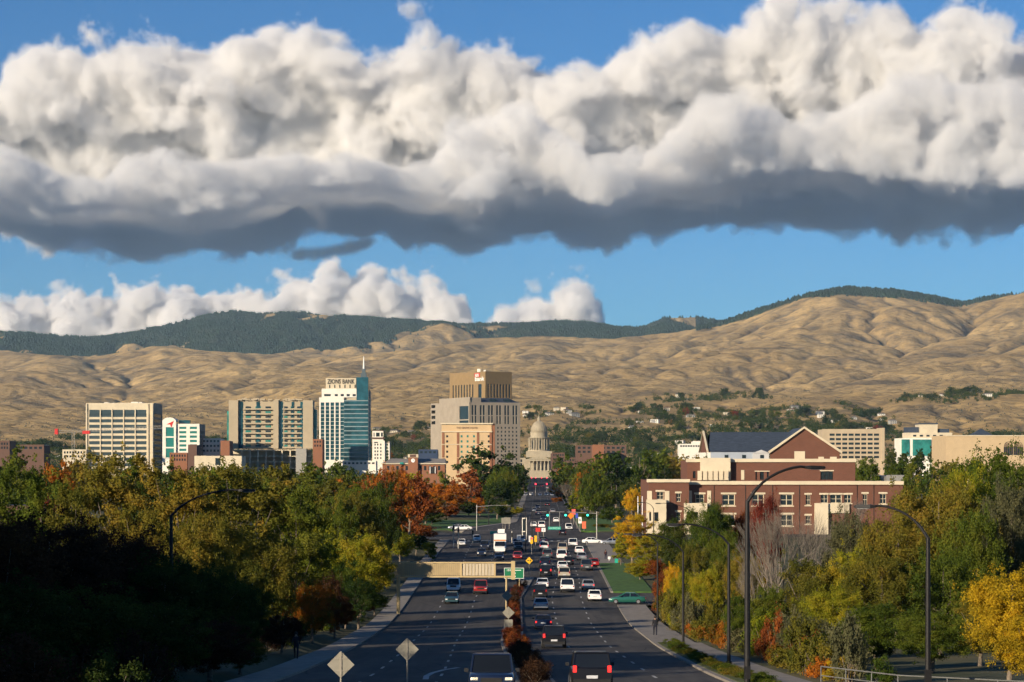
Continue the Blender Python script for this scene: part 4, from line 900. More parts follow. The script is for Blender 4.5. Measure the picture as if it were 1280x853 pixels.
def zions():
    D = 1700; s = D / FOC; b = site('bank_tower', 'tall glass and white bank tower with crown and needle spire', 399, D); X = lambda px: (px - 399) * s
    z = lambda py: PZ(py, D); strips = [(X(399) + 1.2 + i * 3.75, X(399) + 1.2 + i * 3.75 + 2.75) for i in range(5)]
    rows = [(z(575) + k * 2.95, z(575) + k * 2.95 + 2.7) for k in range(15)]
    facade(b, 'white_bay', M_white, (0, 0), 0, X(430), 0, z(497), [(a, c, p, q) for a, c in strips for p, q in rows], M_blueg)
    g0 = MB().box(X(430) + .003, X(460.4), -.6, 1, z(577), z(500)).build('curtain_wall', M_blueg, b)
    mb = MB()
    for k in range(22):
        zz = z(577) + k * 3.3 * 1.0
        if zz < z(500) - .5: mb.box(X(430) + .01, X(460.4) + .1, -.72, -.603, zz, zz + .75)
    mb.build('floor_bands', mat('pale_spandrel', (.22, .27, .27), .4, .1, .3), b)
    MB().box(X(430), X(462), -1.2, 0, 0, z(577)).build('base', M_cream, b)
    facade(b, 'upper_step', M_white, (X(402), .7), 0, X(445.5) - X(402), z(497) + .003, z(486), [(X(403) - X(402) + 1.2, 7, z(495.5), z(492.8))] + [(10 + i * 4.6, 12.4 + i * 4.6, z(495.5), z(492.8)) for i in range(4)], M_dglass)
    facade(b, 'sign_step', M_cream, (X(407), 1.4), 0, X(444.8) - X(407), z(486) + .003, z(472.8), [(2.6 + i * 3.9, 3.5 + i * 3.9, z(485.3), z(481)) for i in range(6)], M_dglass)
    MB().box(X(445.6), X(460.4), -.2, 8, z(500) + .003, z(471.7)).build('glass_crown', M_blueg, b)
    MB().box(.01, X(460.4) - .01, 2.1, 30, 0, z(497)).box(X(402), X(445.5), 2.1, 26, z(497) + .01, z(486)).box(X(407), X(444.8), 2.1, 24, z(486) + .01, z(473.2)).build('core', M_cream, b)
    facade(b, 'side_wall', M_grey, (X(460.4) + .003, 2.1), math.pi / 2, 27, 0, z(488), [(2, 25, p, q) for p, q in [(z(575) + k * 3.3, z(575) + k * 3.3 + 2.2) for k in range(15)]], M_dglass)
    MB().box(X(451), X(457.7), 1, 6, z(471.7), z(466)).box(X(452.3), X(456.5), 1.6, 5.2, z(466), z(461)).build('spire_base', mat('spire_steel', (.12, .15, .16), .4, .1, 1, metal=.4), b)
    MB().tube([(X(454.3), 3.4, z(461)), (X(454.3), 3.4, z(453)), (X(454.3), 3.4, z(445.3))], [.75, .55, .2], 8).build('spire', M_whitepaint, b)
    text_mesh('ZIONS BANK', 4.9, .12, M_blackpaint, 'lettering', b, (X(426), 1.25, z(477.3)), sx=.72, ext=.06)
def hoff():
    D = 1800; s = D / FOC; b = site('art_deco_building', 'small cream stepped old tower right of the glass bank tower', 465.3, D); X = lambda px: (px - 465.3) * s; z = lambda py: PZ(py, D)
    facade(b, 'front_wall', M_white, (0, 0), 0, X(481), 0, z(551), [(x, x + 1.1, z(574) + k * 2.75, z(574) + k * 2.75 + 1.5) for x in (1.8, 3.9, 6.4) for k in range(5)] + [(1.6, 4.6, z(554), z(552.5))], M_dglass)
    facade(b, 'wing_wall', M_white, (X(481) + .003, 1.5), 0, X(487) - X(481), 0, z(554), [(1.2, 2.2, z(574) + k * 2.75, z(574) + k * 2.75 + 1.5) for k in range(5)], M_dglass)
    facade(b, 'penthouse_wall', M_white, (0, 1), 0, X(479), z(551) + .003, z(539), [(1, 1.8, z(546), z(541)), (3, 6, z(546), z(541)), (7, 8.6, z(546), z(541))], M_dglass)
    MB().box(.01, X(487) - .01, 2.2, 18, 0, z(552)).build('core', M_grey, b); MB().box(-.3, X(481), -.5, 1.8, z(548.5), z(547)).box(.1, X(479) - .1, 1.7, 12, z(539) - .4, z(538)).build('cornice', M_dkbrick, b)
def clock_hall():
    D = 1150; s = D / FOC; b = site('brick_hall', 'long low brick hall with a grey roof and square clock tower', 478, D); X = lambda px: (px - 478) * s; z = lambda py: PZ(py, D)
    W = X(556); MB().box(0, W, 0, 22, 0, z(579.5)).build('wall', M_obrick, b)
    mb = MB(); mb.loft([[(-.5, -.6, z(579.4)), (W + .5, -.6, z(579.4)), (W + .5, 22, z(579.4)), (-.5, 22, z(579.4))], [(4, 9, z(573.5)), (W, 9, z(573.5)), (W, 13, z(573.5)), (4, 13, z(573.5))]]); mb.build('roof', M_roofgrey, b)
    MB().box(-.6, W + .6, -.9, -.003, z(580.4), z(579.2)).build('fascia', M_cream, b)
    t = X(510.5); t2 = X(522.5); MB().box(t, t2, -2.2, 3, 0, z(572)).build('clock_tower', M_obrick, b); MB().box(t - .2, t2 + .2, -2.5, 3.2, z(572) + .003, z(568)).build('tower_top', M_cream, b)
    MB().box(t + .9, t2 - .9, -2.58, -2.505, z(568) + .0 - 1.5, z(568) - .2).build('belfry_opening', M_dkbrick, b)
    mb = MB(); n = 20; c = ((t + t2) / 2, z(575.8)); mb.prism([(c[0] + 1.05 * math.cos(i * math.tau / n), c[1] + 1.05 * math.sin(i * math.tau / n)) for i in range(n)], -2.32, -2.203); cf = mb.build('clock_face', M_whitepaint, b)
    MB().box(c[0] - .06, c[0] + .06, -2.36, -2.325, c[1], c[1] + .8).box(c[0], c[0] + .55, -2.36, -2.325, c[1] - .05, c[1] + .06).build('clock_hands', M_blackpaint, cf)
    mb = MB(); mb.tube([((t + t2) / 2, 0, z(568)), ((t + t2) / 2, 0, z(558))], [.12, .05], 6); mb.build('finial', M_metal_d, b)
    MB().box(X(500), X(504.5), -1.6, -.003, z(580.5), z(578)).build('awning', M_teal, b)
    for i in range(12): window(b, 3 + i * (W - 6) / 11, -.06, z(588), 1.2, 2.2, M_dglass)
    MB().box(X(538), X(543), -.5, -.003, z(592), z(584)).build('doorway', M_blackpaint, b)
    for i in (537.2, 543.6): MB().box(X(i), X(i) + .35, -.8, -.503, z(592), z(583.5)).build('pilaster', M_whitepaint, b)
def us_tower():
    D = 2000; s = D / FOC; a = R(35); b = thing('bank_tower', 'brown tower with dark slits and red and white sign, tallest right of the spire', 'building', (PX(607, D), D, 0), 0)
    z = lambda py: PZ(py, D); W1, W2 = 29, 59; zt = z(464.5); zs0, zs1 = z(497), z(480)
    h = [(2.2 + i * 3.35, 3.9 + i * 3.35, zs0, zs1) for i in range(8)]
    facade(b, 'right_wall', M_brown, (0, 0), a, W1, 0, zt, h, M_dglass)
    # left wall runs from far left to the corner
    o = (-W2 * math.sin(a), W2 * math.cos(a)); h = [(5 + i * 4.6, 7.0 + i * 4.6, zs0, zs1) for i in range(8)] + [(47, 52.5, zs0 - 4, zs1)]
    facade(b, 'left_wall', M_brown, o, a - math.pi / 2, W2, 0, zt - .02, h, M_dglass)
    mb = MB().box(.61, W1 - .01, .61, W2 - .01, 0, zt - .8); mb.turn(a); mb.build('core', M_roofgrey, b)
    ca, sa = math.cos(a - math.pi / 2), math.sin(a - math.pi / 2)
    def onleft(x, dy, zz): return (o[0] + x * ca - dy * sa, o[1] + x * sa + dy * ca, zz)
    sg = MB().box(41.5, 49.8, -.25, -.02, z(471), z(466)); sg.turn(a - math.pi / 2).move(o[0], o[1], 0); sg.build('sign_panel', M_redpaint, b)
    text_mesh('us', 5.2, .08, M_whitepaint, 'lettering', b, onleft(45.6, -.36, z(468.2)), (math.pi / 2, 0, a - math.pi / 2), ext=.10, sx=1.25)
    text_mesh('bank', 5.4, .08, M_whitepaint, 'lettering', b, onleft(49.2, -.1, z(473.6)), (math.pi / 2, 0, a - math.pi / 2), ext=.10, sx=1.45)
    MB().box(-8, -5, 18, 22, zt, zt + 3).box(-2, 0, 16, 18, zt, zt + 2).build('rooftop_units', M_white, b)
def grey_tower():
    D = 1550; s = D / FOC; a = R(25); b = thing('office_tower', 'grey-tan precast tower with paired window slots and a sloped glass roof', 'building', (PX(587, D), D, 0), 0); z = lambda py: PZ(py, D)
    W1 = 35.3 / math.cos(a) + .2; W2 = 54; zt = z(503); p = W1 / 6.2
    h = []
    for i in range(6):
        for q in (0, 1): h.append((1.2 + i * p + q * 2.3 + .35, 1.2 + i * p + q * 2.3 + 1.9, z(519), z(506.5))); h.append((1.2 + i * p + q * 2.3 + .5, 1.2 + i * p + q * 2.3 + 1.8, z(530), z(520)))
    for r in range(12): h += [(1.1 + c * 2.88, 2.4 + c * 2.88, z(590) + r * 2.75 * 1.0, z(590) + r * 2.75 + 1.35) for c in range(13) if z(590) + r * 2.75 + 1.35 < z(531.5)]
    facade(b, 'window_wall', M_grey, (0, 0), a, W1, 0, zt, h, M_dglass)
    o = (-W2 * math.sin(a), W2 * math.cos(a))
    h = [(W2 - 18, W2 - 2, z(524), z(513.5 - 6)), (W2 - 18, W2 - 2, z(530), z(525.5)), (W2 - 18, W2 - 2, z(540), z(531.5))]
    facade(b, 'blank_wall', M_grey, o, a - math.pi / 2, W2, 0, z(496.5), h, M_dglass)
    mb = MB().box(.61, W1 - .01, .61, W2 - .01, 0, zt - .2); mb.turn(a); mb.build('core', M_roofgrey, b)
    mb = MB().box(.61, 9, .61, W2 - .5, zt, z(496.5) - .3); mb.turn(a); mb.build('upper_core', M_grey, b)
    mb = MB(); mb.loft([[(3, .8, zt), (W1 - .5, .8, zt), (W1 - .5, 16, zt), (3, 16, zt)], [(3, 9, z(497)), (W1 - 5, 9, z(497)), (W1 - 5, 16, z(497)), (3, 16, z(497))]]); mb.turn(a); mb.build('sloped_roof', M_slate, b)
    for x in (4, 17, 28): MB().box(x, x + 5, 2.5, 5, zt + .6, zt + 2.4).turn(a).build('skylight', M_dglass, b)
    # lower left wing
    mb = MB(); w3 = 12 * s / math.sin(a); mb.box(0, 14, 0, w3, 0, z(502)); mb.turn(a).move(o[0], o[1], 0); wing = mb.build('left_wing', M_grey, b)
    for r in range(4): window(b, o[0] - math.sin(a) * (w3 - 5), o[1] + math.cos(a) * (w3 - 5), z(508 + r * 7), 7, 2.2, M_dglass, a - math.pi / 2)
def grove():
    D = 1300; s = D / FOC; b = site('hotel', 'warm tan hotel with brick red strips and lettering, in front of the grey tower', 552, D); X = lambda px: (px - 552) * s; z = lambda py: PZ(py, D)
    W = X(614.5); hs = [(X(558.8) - .5, X(558.8) + .7, z(545.5 + r * 6.4) - .7, z(545.5 + r * 6.4) + .6) for r in range(6)] + [(X(610.8) - .5, X(610.8) + .7, z(545.5 + r * 6.4) - .7, z(545.5 + r * 6.4) + .6) for r in range(6)]
    facade(b, 'front_wall', M_tan2, (0, 0), 0, W, 0, z(530), hs, M_dglass)
    for x in (577, 584.5, 592.5):
        for r in range(6): window(b, X(x), -.05, z(545.5 + r * 6.4) - .7, 1.1, 1.3, M_teal)
    mb = MB(); mb.box(-.6, W + .6, -.9, -.003, z(530.6), z(529)).box(-.4, W + .4, -.6, -.003, z(540.3), z(539.2)).box(-.1, W, -.3, -.003, z(556), z(555.3)); mb.build('cornice', M_cream, b)
    for a in (552.6, 571, 596, 611.9):
        for q0, q1 in ((555, 541), (572, 556.5), (592, 573)): MB().box(X(a), X(a) + 1.4, -.2, -.004, z(q0), z(q1)).build('brick_strip', M_obrick, b)
    MB().box(.01, W - .01, .61, 24, 0, z(530.3)).build('core', M_tan2, b); MB().box(W + .003, W + 1.9, .4, 22, 0, z(529.8)).build('side_bay', M_obrick, b)
    text_mesh('THE GROVE HOTEL', 1.7, .06, M_dkbrick, 'lettering', b, (X(584), -.08, z(535.2)), sx=.85)
def capitol():
    D = 2250; s = D / FOC; cx = PX(673.6, D); b = thing('capitol', 'pale domed capitol with columned drum closing the boulevard', 'building', (cx, D, 0)); z = lambda py: PZ(py, D)
    MB().lathe([(7.9, z(540)), (7.85, z(537.5)), (7.4, z(534.5)), (6.5, z(531.5)), (5.0, z(529)), (3.2, z(527.3)), (1.9, z(526.5)), (1.7, z(526))], 32).build('dome', M_lime_stone, b, True)
    mb = MB()
    for k in range(20):
        t = k * math.tau / 20; mb.tube([(r * math.cos(t), r * math.sin(t), zz) for r, zz in ((8.0, z(540)), (7.95, z(537.5)), (7.5, z(534.5)), (6.6, z(531.5)), (5.1, z(529)), (3.3, z(527.3)))], .22, 4)
    mb.build('dome_ribs', M_lime_stone, b)
    MB().lathe([(1.5, z(526)), (1.5, z(523.5)), (1.8, z(523.4)), (1.2, z(522)), (.4, z(520.8)), (.2, z(518.5)), (.5, z(518.1)), (.1, z(517.5))], 14).build('lantern', M_lime_stone, b)
    MB().lathe([(9.4, z(547.5)), (9.4, z(546.8)), (8.6, z(546.6)), (8.5, z(541.2)), (9.0, z(541)), (9.0, z(540.2)), (8.0, z(540))], 32).build('attic_ring', M_lime_stone, b)
    MB().lathe([(8.2, z(563)), (8.2, z(548.2))], 32).build('drum', M_lime_stone, b)
    MB().lathe([(10.9, z(548.3)), (11.1, z(547.9)), (11.1, z(547.5)), (9.3, z(547.3))], 32).lathe([(11.3, z(564.2)), (11.3, z(562.6))], 32).build('drum_cornice', M_lime_stone, b)
    for k in range(22):
        t = (k + .5) * math.tau / 22; x, y = 10.2 * math.cos(t), 10.2 * math.sin(t)
        MB().tube([(x, y, z(562.6)), (x, y, z(548.2))], [.55, .46], 8).build('column', M_lime_stone, b)
        if k % 2: window(b, 8.22 * math.cos(t - .14), 8.22 * math.sin(t - .14), z(561), 1.1, 8.5, M_dglass, t - .14 + math.pi / 2)
    MB().box(-13, 13, -13, 13, z(572), z(564.2)).build('dome_base', M_lime_stone, b)
    hs = grid(2, 25.5, 5, .35, [(z(590), z(586)), (z(584), z(579)), (z(577.8), z(574.5))])
    for x0, nm in ((-41, 'left_wing'), (13.5, 'right_wing')):
        facade(b, nm, M_lime_stone, (x0, -11), 0, 27.5, 0, z(572.5), hs, M_dglass); MB().box(x0, x0 + 27.5, -10.39, 14, 0, z(572.5) - .3).build('wing_core', M_lime_stone, b)
    MB().box(-13.4, 13.4, -12, 14, 0, z(574)).build('centre_block', M_lime_stone, b)
    MB().box(-11.5, 11.5, -19, -12, z(576.5), z(574.4)).prism([(-12, z(574.3)), (12, z(574.3)), (0, z(569.5))], -19.4, -12).build('pediment', M_lime_stone, b)
    for i in range(6): MB().tube([(-9.5 + i * 3.8, -18, z(588)), (-9.5 + i * 3.8, -18, z(576.5))], [.75, .62], 10).build('portico_column', M_lime_stone, b)
    MB().box(-12.5, 12.5, -20, -12, 0, z(588)).build('portico_steps', M_lime_stone, b)
def brick_college():
    D = 557; s = D / FOC; ox = 805; b = site('brick_building', 'large red brick building with cream bands, stepped roofs and a slate gable', ox, D); X = lambda px: (px - ox) * s; z = lambda py: PZ(py, D)
    c = lambda x: X(780 + .28125 * x); v = lambda y: z(500 + .28125 * y)
    # lower block: projecting left end and long front
    hl = [(c(142), c(172), v(442), v(408)), (c(228), c(247), v(452), v(415)), (c(228), c(247), v(538), v(498))]
    facade(b, 'end_wall', M_redbrick, (c(105), -3), 0, c(285) - c(105), 0, v(354), [(a - c(105), d - c(105), e, f) for a, d, e, f in hl], M_dglass, frame=M_cream, nx=2, nz=2)
    hm = [(318, 356, 458, 420), (437, 493, 470, 420), (570, 622, 470, 420), (695, 750, 470, 420), (808, 828, 468, 422), (874, 906, 459, 422), (916, 968, 459, 422), (978, 1010, 459, 422), (1061, 1081, 470, 418), (1137, 1165, 462, 418), (808, 828, 552, 515), (437, 493, 560, 510), (570, 622, 560, 510), (695, 750, 560, 510)]
    x0 = c(285)
    facade(b, 'front_wall', M_redbrick, (x0, 0), 0, c(1240) - x0, 0, v(364), [(c(a) - x0, c(d) - x0, v(e), v(f)) for a, d, e, f in hm], M_dglass, frame=M_cream, nx=2, nz=2)
    def trim(nm, *q): MB().box(*q).build(nm, M_cream, b)
    for a, d, e, f in hm: trim('lintel', c(a) - .35, c(d) + .35, -.12, -.003, v(f) + .02, v(f) + .45); trim('sill', c(a) - .3, c(d) + .3, -.14, -.003, v(e) - .28, v(e) - .02)
    for a, d, e, f in hl: trim('lintel', a - .3, d + .3, -3.12, -3.003, f + .02, f + .45)
    for a in (110, 187): trim('pilaster', c(a) - .6, c(a) + .6, -3.14, -3.004, v(455), v(404))
    for a in (291, 376): trim('pilaster', c(a) - .35, c(a) + .6, -.16, -.004, v(473), v(404))
    for xx in (400, 540, 660, 780, 1036, 1110): MB().tube([(c(xx), -.09, .5), (c(xx), -.09, v(378))], .07, 6).build('downpipe', M_metal_d, b)
    MB().box(c(105) - .4, c(285) + .2, -3.5, -2.39, v(366), v(352)).box(c(285) + .21, c(1242), -.5, .61, v(377), v(361)).build('lower_cornice', M_cream, b)
    MB().box(c(105) + .01, c(285) - .01, -2.38, 30, 0, v(358)).box(c(285), c(1240) - .01, .62, 34, 0, v(372)).build('lower_core', M_redbrick, b)
    for a, d, e in ((95, 180, 442), (262, 365, 458)):
        y = -6.4 if a < 200 else -3.4; w = c(d) - c(a)
        o = facade(b, 'stone_bay', M_cream, (c(a), y), 0, w, 0, v(e), [(w * .12, w * .22, v(535), v(495)), (w * .38, w * .60, v(535), v(497))], M_dglass, frame=M_metal_d, nx=2, nz=2)
        MB().box(c(a) + .01, c(d) - .01, y + .61, y + 3.3, 0, v(e) - .01).build('bay_core', M_cream, b)
    MB().box(c(906), c(1000), -.6, -.003, v(503), v(459)).build('stone_band', M_cream, b); MB().box(c(846), c(905), -1.2, -.003, 0, v(459)).build('stone_entrance', M_cream, b)
    # middle block
    hm = [(893, 950, 357, 318), (600, 607, 357, 320), (620, 638, 357, 320), (651, 660, 357, 320), (318, 330, 350, 318)]
    x0 = c(292); facade(b, 'upper_wall', M_redbrick, (x0, 8), 0, c(1050) - x0, v(373), v(266), [(c(a) - x0, c(d) - x0, v(e), v(f)) for a, d, e, f in hm], M_dglass, frame=M_metal_d, nx=3, nz=2)
    MB().box(x0 + .01, c(1050) - .01, 8.62, 30, v(373), v(270)).build('upper_core', M_redbrick, b)
    MB().box(x0 - .3, c(1053), 7.6, 8.61, v(277), v(262)).box(c(890), c(953), 7.85, 7.997, v(318), v(313)).box(c(596), c(664), 7.88, 7.997, v(320), v(316)).box(c(535), c(549), 7.87, 7.997, v(357), v(313)).build('upper_cornice', M_cream, b)
    mb = MB().box(c(350), c(484), 6.2, 9, v(358), v(258)); 
    for k in range(6): mb.box(c(336) + k * 1.35, c(336) + k * 1.35 + 1.05, 5.6, 6.19, v(358), v(316))
    mb.build('stone_tower', M_cream, b)
    # slate roof, clerestory, gable
    zr, ze = v(138), v(229)
    mb = MB(); A, B = c(398), c(700)
    mb.add([(A, 14, ze), (c(860), 14, ze), (c(860), 26, zr), (A + 1.5, 26, zr), (A, 38, ze), (c(860), 38, ze)], [(0, 1, 2, 3), (3, 2, 5, 4)]); r1 = mb.build('slate_roof', M_slate, b)
    mb = MB().prism([(0, ze - .2), (24, ze - .2), (12, zr - .2)], 0, .5); mb.v = [(A - .1 + y_, 14 + x_, z_) for x_, y_, z_ in mb.v]; mb.build('end_gable', M_redbrick, b)
    mb = MB()
    mb.tube([(A - .3, 13.6, ze), (A - .3, 26, zr + .15), (A - .3, 38.4, ze)], .32, 4); mb.build('rake_trim', M_cream, b)
    MB().box(A + .6, c(676), 14.4, 15, v(268), ze - .02).build('clerestory_wall', mat('pale_blue_panel', (.34, .38, .43), .5, .06, .4), b)
    MB().box(c(600), c(672), 13.2, 14.39, v(262), v(236)).prism([(c(598), v(236)), (c(674), v(236)), (c(636), v(221))], 13, 14.38).build('dormer', mat('pale_grey_panel', (.48, .48, .47), .6, .06, .4), b)
    for a in (480, 560, 640): window(b, c(a), 13.15 if a == 640 else 14.33, v(260), 1.0, .9, M_dglass)
    pk, el, er = v(124), c(676), c(990)
    MB().prism([(el, v(270)), (er, v(270)), (er, v(231)), (c(828), pk), (el, v(231))], 12, 12.8).build('gable_wall', M_redbrick, b)
    mb = MB(); yb = 34
    mb.add([(el - .5, 11.7, v(233)), (c(828), 11.7, pk + .2), (c(828), yb, pk + .2), (el - .5, yb, v(233)), (er + .5, 11.7, v(233)), (er + .5, yb, v(233))], [(0, 1, 2, 3), (1, 4, 5, 2)]); mb.build('gable_roof', M_slate, b)
    mb = MB().tube([(el - .5, 11.6, v(233)), (c(828), 11.6, pk + .25), (er + .5, 11.6, v(233))], .38, 4); mb.build('gable_trim', M_cream, b)
    MB().box(c(784), c(832), 11.85, 11.997, v(262), v(228)).box(c(893), c(918), 11.87, 11.997, v(264), v(253)).box(c(946), c(976), 11.87, 11.997, v(264), v(253)).build('gable_panel', M_cream, b)
def tan_offices():
    D = 1300; s = D / FOC; b = site('office_block', 'tan office with five rows of dark windows right of the slate gable', 1028, D); X = lambda px: (px - 1028) * s; z = lambda py: PZ(py, D); W = X(1102)
    facade(b, 'front_wall', M_tan, (0, 0), 0, W, 0, z(536.5), [(X(1037) + i * 3.72, X(1037) + i * 3.72 + 3.0, z(573 - r * 5.6), z(570.2 - r * 5.6) ) for i in range(8) for r in range(6)], M_dglass)
    MB().box(.01, W - .01, .61, 20, 0, z(537)).build('core', M_tan, b); MB().box(W + .003, X(1105.5), -.8, 18, 0, z(535)).build('stair_fin', M_tan, b)
    D2 = 1500; s = D2 / FOC; b = site('glass_office', 'stepped cream office with green glass beyond the trees on the right', 1125, D2); X = lambda px: (px - 1125) * s; z = lambda py: PZ(py, D2)
    MB().box(0, X(1190), .6, 22, 0, z(548)).build('lower_wall', M_white, b)
    for a, c_ in ((1127, 1137), (1141, 1164), (1171, 1184)): MB().box(X(a), X(c_), .1, .597, z(570), z(549.5)).build('green_glazing', M_teal, b)
    MB().box(X(1135), X(1191), 2, 22, z(548) + .003, z(541)).build('middle_wall', M_cream, b); MB().box(X(1136), X(1150), 4, 20, z(541) + .003, z(534)).box(X(1176), X(1188), 4, 20, z(541) + .003, z(536)).build('roof_step', M_slate, b)
    MB().box(X(1150.5), X(1173), 3, 20, z(541) + .003, z(530.5)).build('penthouse', M_cream, b); MB().box(X(1150), X(1173.5), 2.6, 20.4, z(530.5) + .003, z(529)).build('penthouse_roof', M_slate, b)
    for i in range(5): window(b, X(1144) + i * 4.5, 1.9, z(546), 2.2, 1.2, M_dglass)
def arch_hall():
    D = 1000; s = D / FOC; b = site('hall', 'plain tan hall with pointed arch windows at the far right', 1182.5, D); X = lambda px: (px - 1182.5) * s; z = lambda py: PZ(py, D)
    m = mat('tan_block_wall', (0.50, 0.37, 0.22), .9, .05, .4); MB().box(0, 50, 0, 34, 0, z(544.6)).build('wall', m, b); MB().box(-.2, 50.2, -.25, -.003, z(545.4), z(544.2)).build('coping', M_cream, b)
    for cx in (1260.5, 1273):
        for k in range(4):
            w = 2.0 - k * .48; zb, zt = z(568), z(552.6) - k * .6
            mb = MB(); pts = [(X(cx) - w, zb)] + [(X(cx) - w * math.cos(t * math.pi / 2 / 8) ** .8, zb + (zt - zb) * .45 + (zt - zb) * .55 * math.sin(t * math.pi / 2 / 8)) for t in range(9)] + [(X(cx) + w * math.cos(t * math.pi / 2 / 8) ** .8, zb + (zt - zb) * .45 + (zt - zb) * .55 * math.sin(t * math.pi / 2 / 8)) for t in range(7, -1, -1)] + [(X(cx) + w, zb)]
            mb.tube([(x, -.1 - k * .02, zz) for x, zz in pts], .13, 4); mb.build('arch_rib', M_dkbrick if k % 2 else M_blackpaint, b)
        mb = MB().box(X(cx) - 1.9, X(cx) + 1.9, -.06, -.004, z(569), z(559)); mb.build('arch_window', M_dglass, b)
    D = 1150; b = site('pavilion', 'low building with a blue-grey pyramid roof behind the tan hall', 1217, D); s = D / FOC; w = 23 * s; zt = PZ(544, D)
    MB().box(.5, w - .5, 0, w, 0, zt).build('wall', M_tan, b); MB().loft([[(-.5, -.5, zt), (w + .5, -.5, zt), (w + .5, w, zt), (-.5, w, zt)], [(w / 2 - .2, w / 2, PZ(536, D)), (w / 2 + .2, w / 2, PZ(536, D)), (w / 2 + .2, w / 2 + .1, PZ(536, D)), (w / 2 - .2, w / 2 + .1, PZ(536, D))]]).build('roof', M_slate, b)
def low(name, label, p0, p1, D, ytop, m, depth=18, rows=1, cols=6, gm=None, frac=.6, roof=None, wh=1.4, rowpx=5, y0=None):
    s = D / FOC; b = site(name, label, p0, D); W = (p1 - p0) * s; zt = PZ(ytop, D) - b.location.z
    hs = grid(.6, W - .6, cols, frac, [(zt - 1.2 - wh - r * rowpx * s, zt - 1.2 - r * rowpx * s) for r in range(rows) if zt - 1.2 - wh - r * rowpx * s > .3]) if cols else []
    facade(b, 'front_wall', m, (0, 0), 0, W, -1, zt, hs, gm or M_dglass)
    MB().box(.01, W - .01, .61, depth, -1, zt - .4).build('core', m, b)
    MB().box(-.2, W + .2, -.3, depth + .2, zt - .38, zt - .1).build('roof', roof or M_roofgrey, b) if False else MB().box(.62, W - .62, .62, depth - .5, zt - .38, zt - .2).build('roof', roof or M_roofgrey, b)
    return b
office_white(); logo_office(); condo(); zions(); hoff(); clock_hall(); us_tower(); grey_tower(); grove(); capitol(); brick_college(); tan_offices(); arch_hall()
low('brown_building', 'small brown building at the left edge of the skyline', -14, 12, 1350, 551, M_dkbrick, rows=2, cols=7)
low('storefront', 'low white-roofed building second from the left edge of the skyline', 22, 55, 1300, 556, M_dkbrick, rows=1, cols=5, roof=M_white)
low('storefront', 'pale flat building between the brown ones and the cream block', 78, 108, 1420, 562, M_cream, rows=2, cols=8)
low('brick_block', 'red brick block below the office with the red emblem', 212, 234, 1380, 566, M_obrick, rows=2, cols=6)
low('brick_block', 'dark brick wall right of the small red brick block', 235, 246, 1360, 556, M_dkbrick, rows=0, cols=0)
low('storefront', 'cream shop row with a brick end left of the beige balcony tower', 247, 276, 1450, 548, M_white, rows=3, cols=6, rowpx=6)
low('brick_block', 'orange brick end wall against the beige balcony tower', 275.5, 287, 1440, 551, M_obrick, rows=0, cols=0)
low('warehouse', 'long plain pale wall in front of the parking deck', 243, 302, 1120, 570, M_cream, rows=1, cols=1, frac=.12, wh=3.5)
low('brick_block', 'red and white block between balcony tower and glass tower', 391, 403, 1560, 549, M_obrick, rows=2, cols=3)
low('storefront', 'low cream podium at the foot of the glass bank tower', 428, 470, 1640, 576, M_white, rows=1, cols=8)
low('warehouse', 'dark blue flat-roofed building behind the brick clock hall', 523, 547, 1500, 562, mat('navy_panels', (.03, .05, .10), .6, .1, .3), rows=1, cols=4)
low('brick_block', 'dark block with orange lit end right of the capitol', 720, 783, 1500, 556.5, M_dkbrick, rows=2, cols=10)
low('brick_block', 'narrow sunlit brick face of the dark block, orange light put into its colour', 741, 755, 1470, 556, M_obrick, rows=0, cols=0)  # orange colour stands in for sunlight on this face of the dark block
low('office_block', 'white low building with a raised top behind the trees left of the brick building', 849, 895, 1900, 555, M_white, rows=1, cols=14, frac=.8)
low('penthouse_block', 'small white upper block on the low white building', 866, 884, 1905, 551.5, M_white, rows=0, cols=0)
low('metal_roofed_shed', 'shed with a pale blue metal roof right of the brick building', 1108, 1146, 700, 594, M_galv, rows=0, cols=0, roof=mat('blue_metal_roof', (.12, .20, .34), .5, .1, .5))
low('flat_roofed_building', 'dark flat-roofed building among the shaded trees at the left edge', -60, 76, 330, 632, M_dkbrick, rows=1, cols=12, roof=M_blackpaint)
low('white_building', 'white building glimpsed through the left trees', 362, 396, 520, 668, M_white, rows=1, cols=4)
for i, (p0, p1, D, yt, lb) in enumerate([(640, 655, 1400, 588, 'dark brick block at the left of the boulevard by the grey tower'), (690, 706, 1750, 566, 'tall shaded block right of the capitol steps'), (704, 722, 1600, 572, 'shaded block second to the right of the capitol'), (642, 652, 1900, 584, 'shaded block left of the capitol steps')]):
    low('brick_block', lb, p0, p1, D, yt, M_dkbrick, rows=3, cols=5, depth=60)
low('picnic_shelter', 'tan roofed shelter by the traffic lights among the left trees', 440, 470, 470, 655, M_cream, rows=1, cols=4)
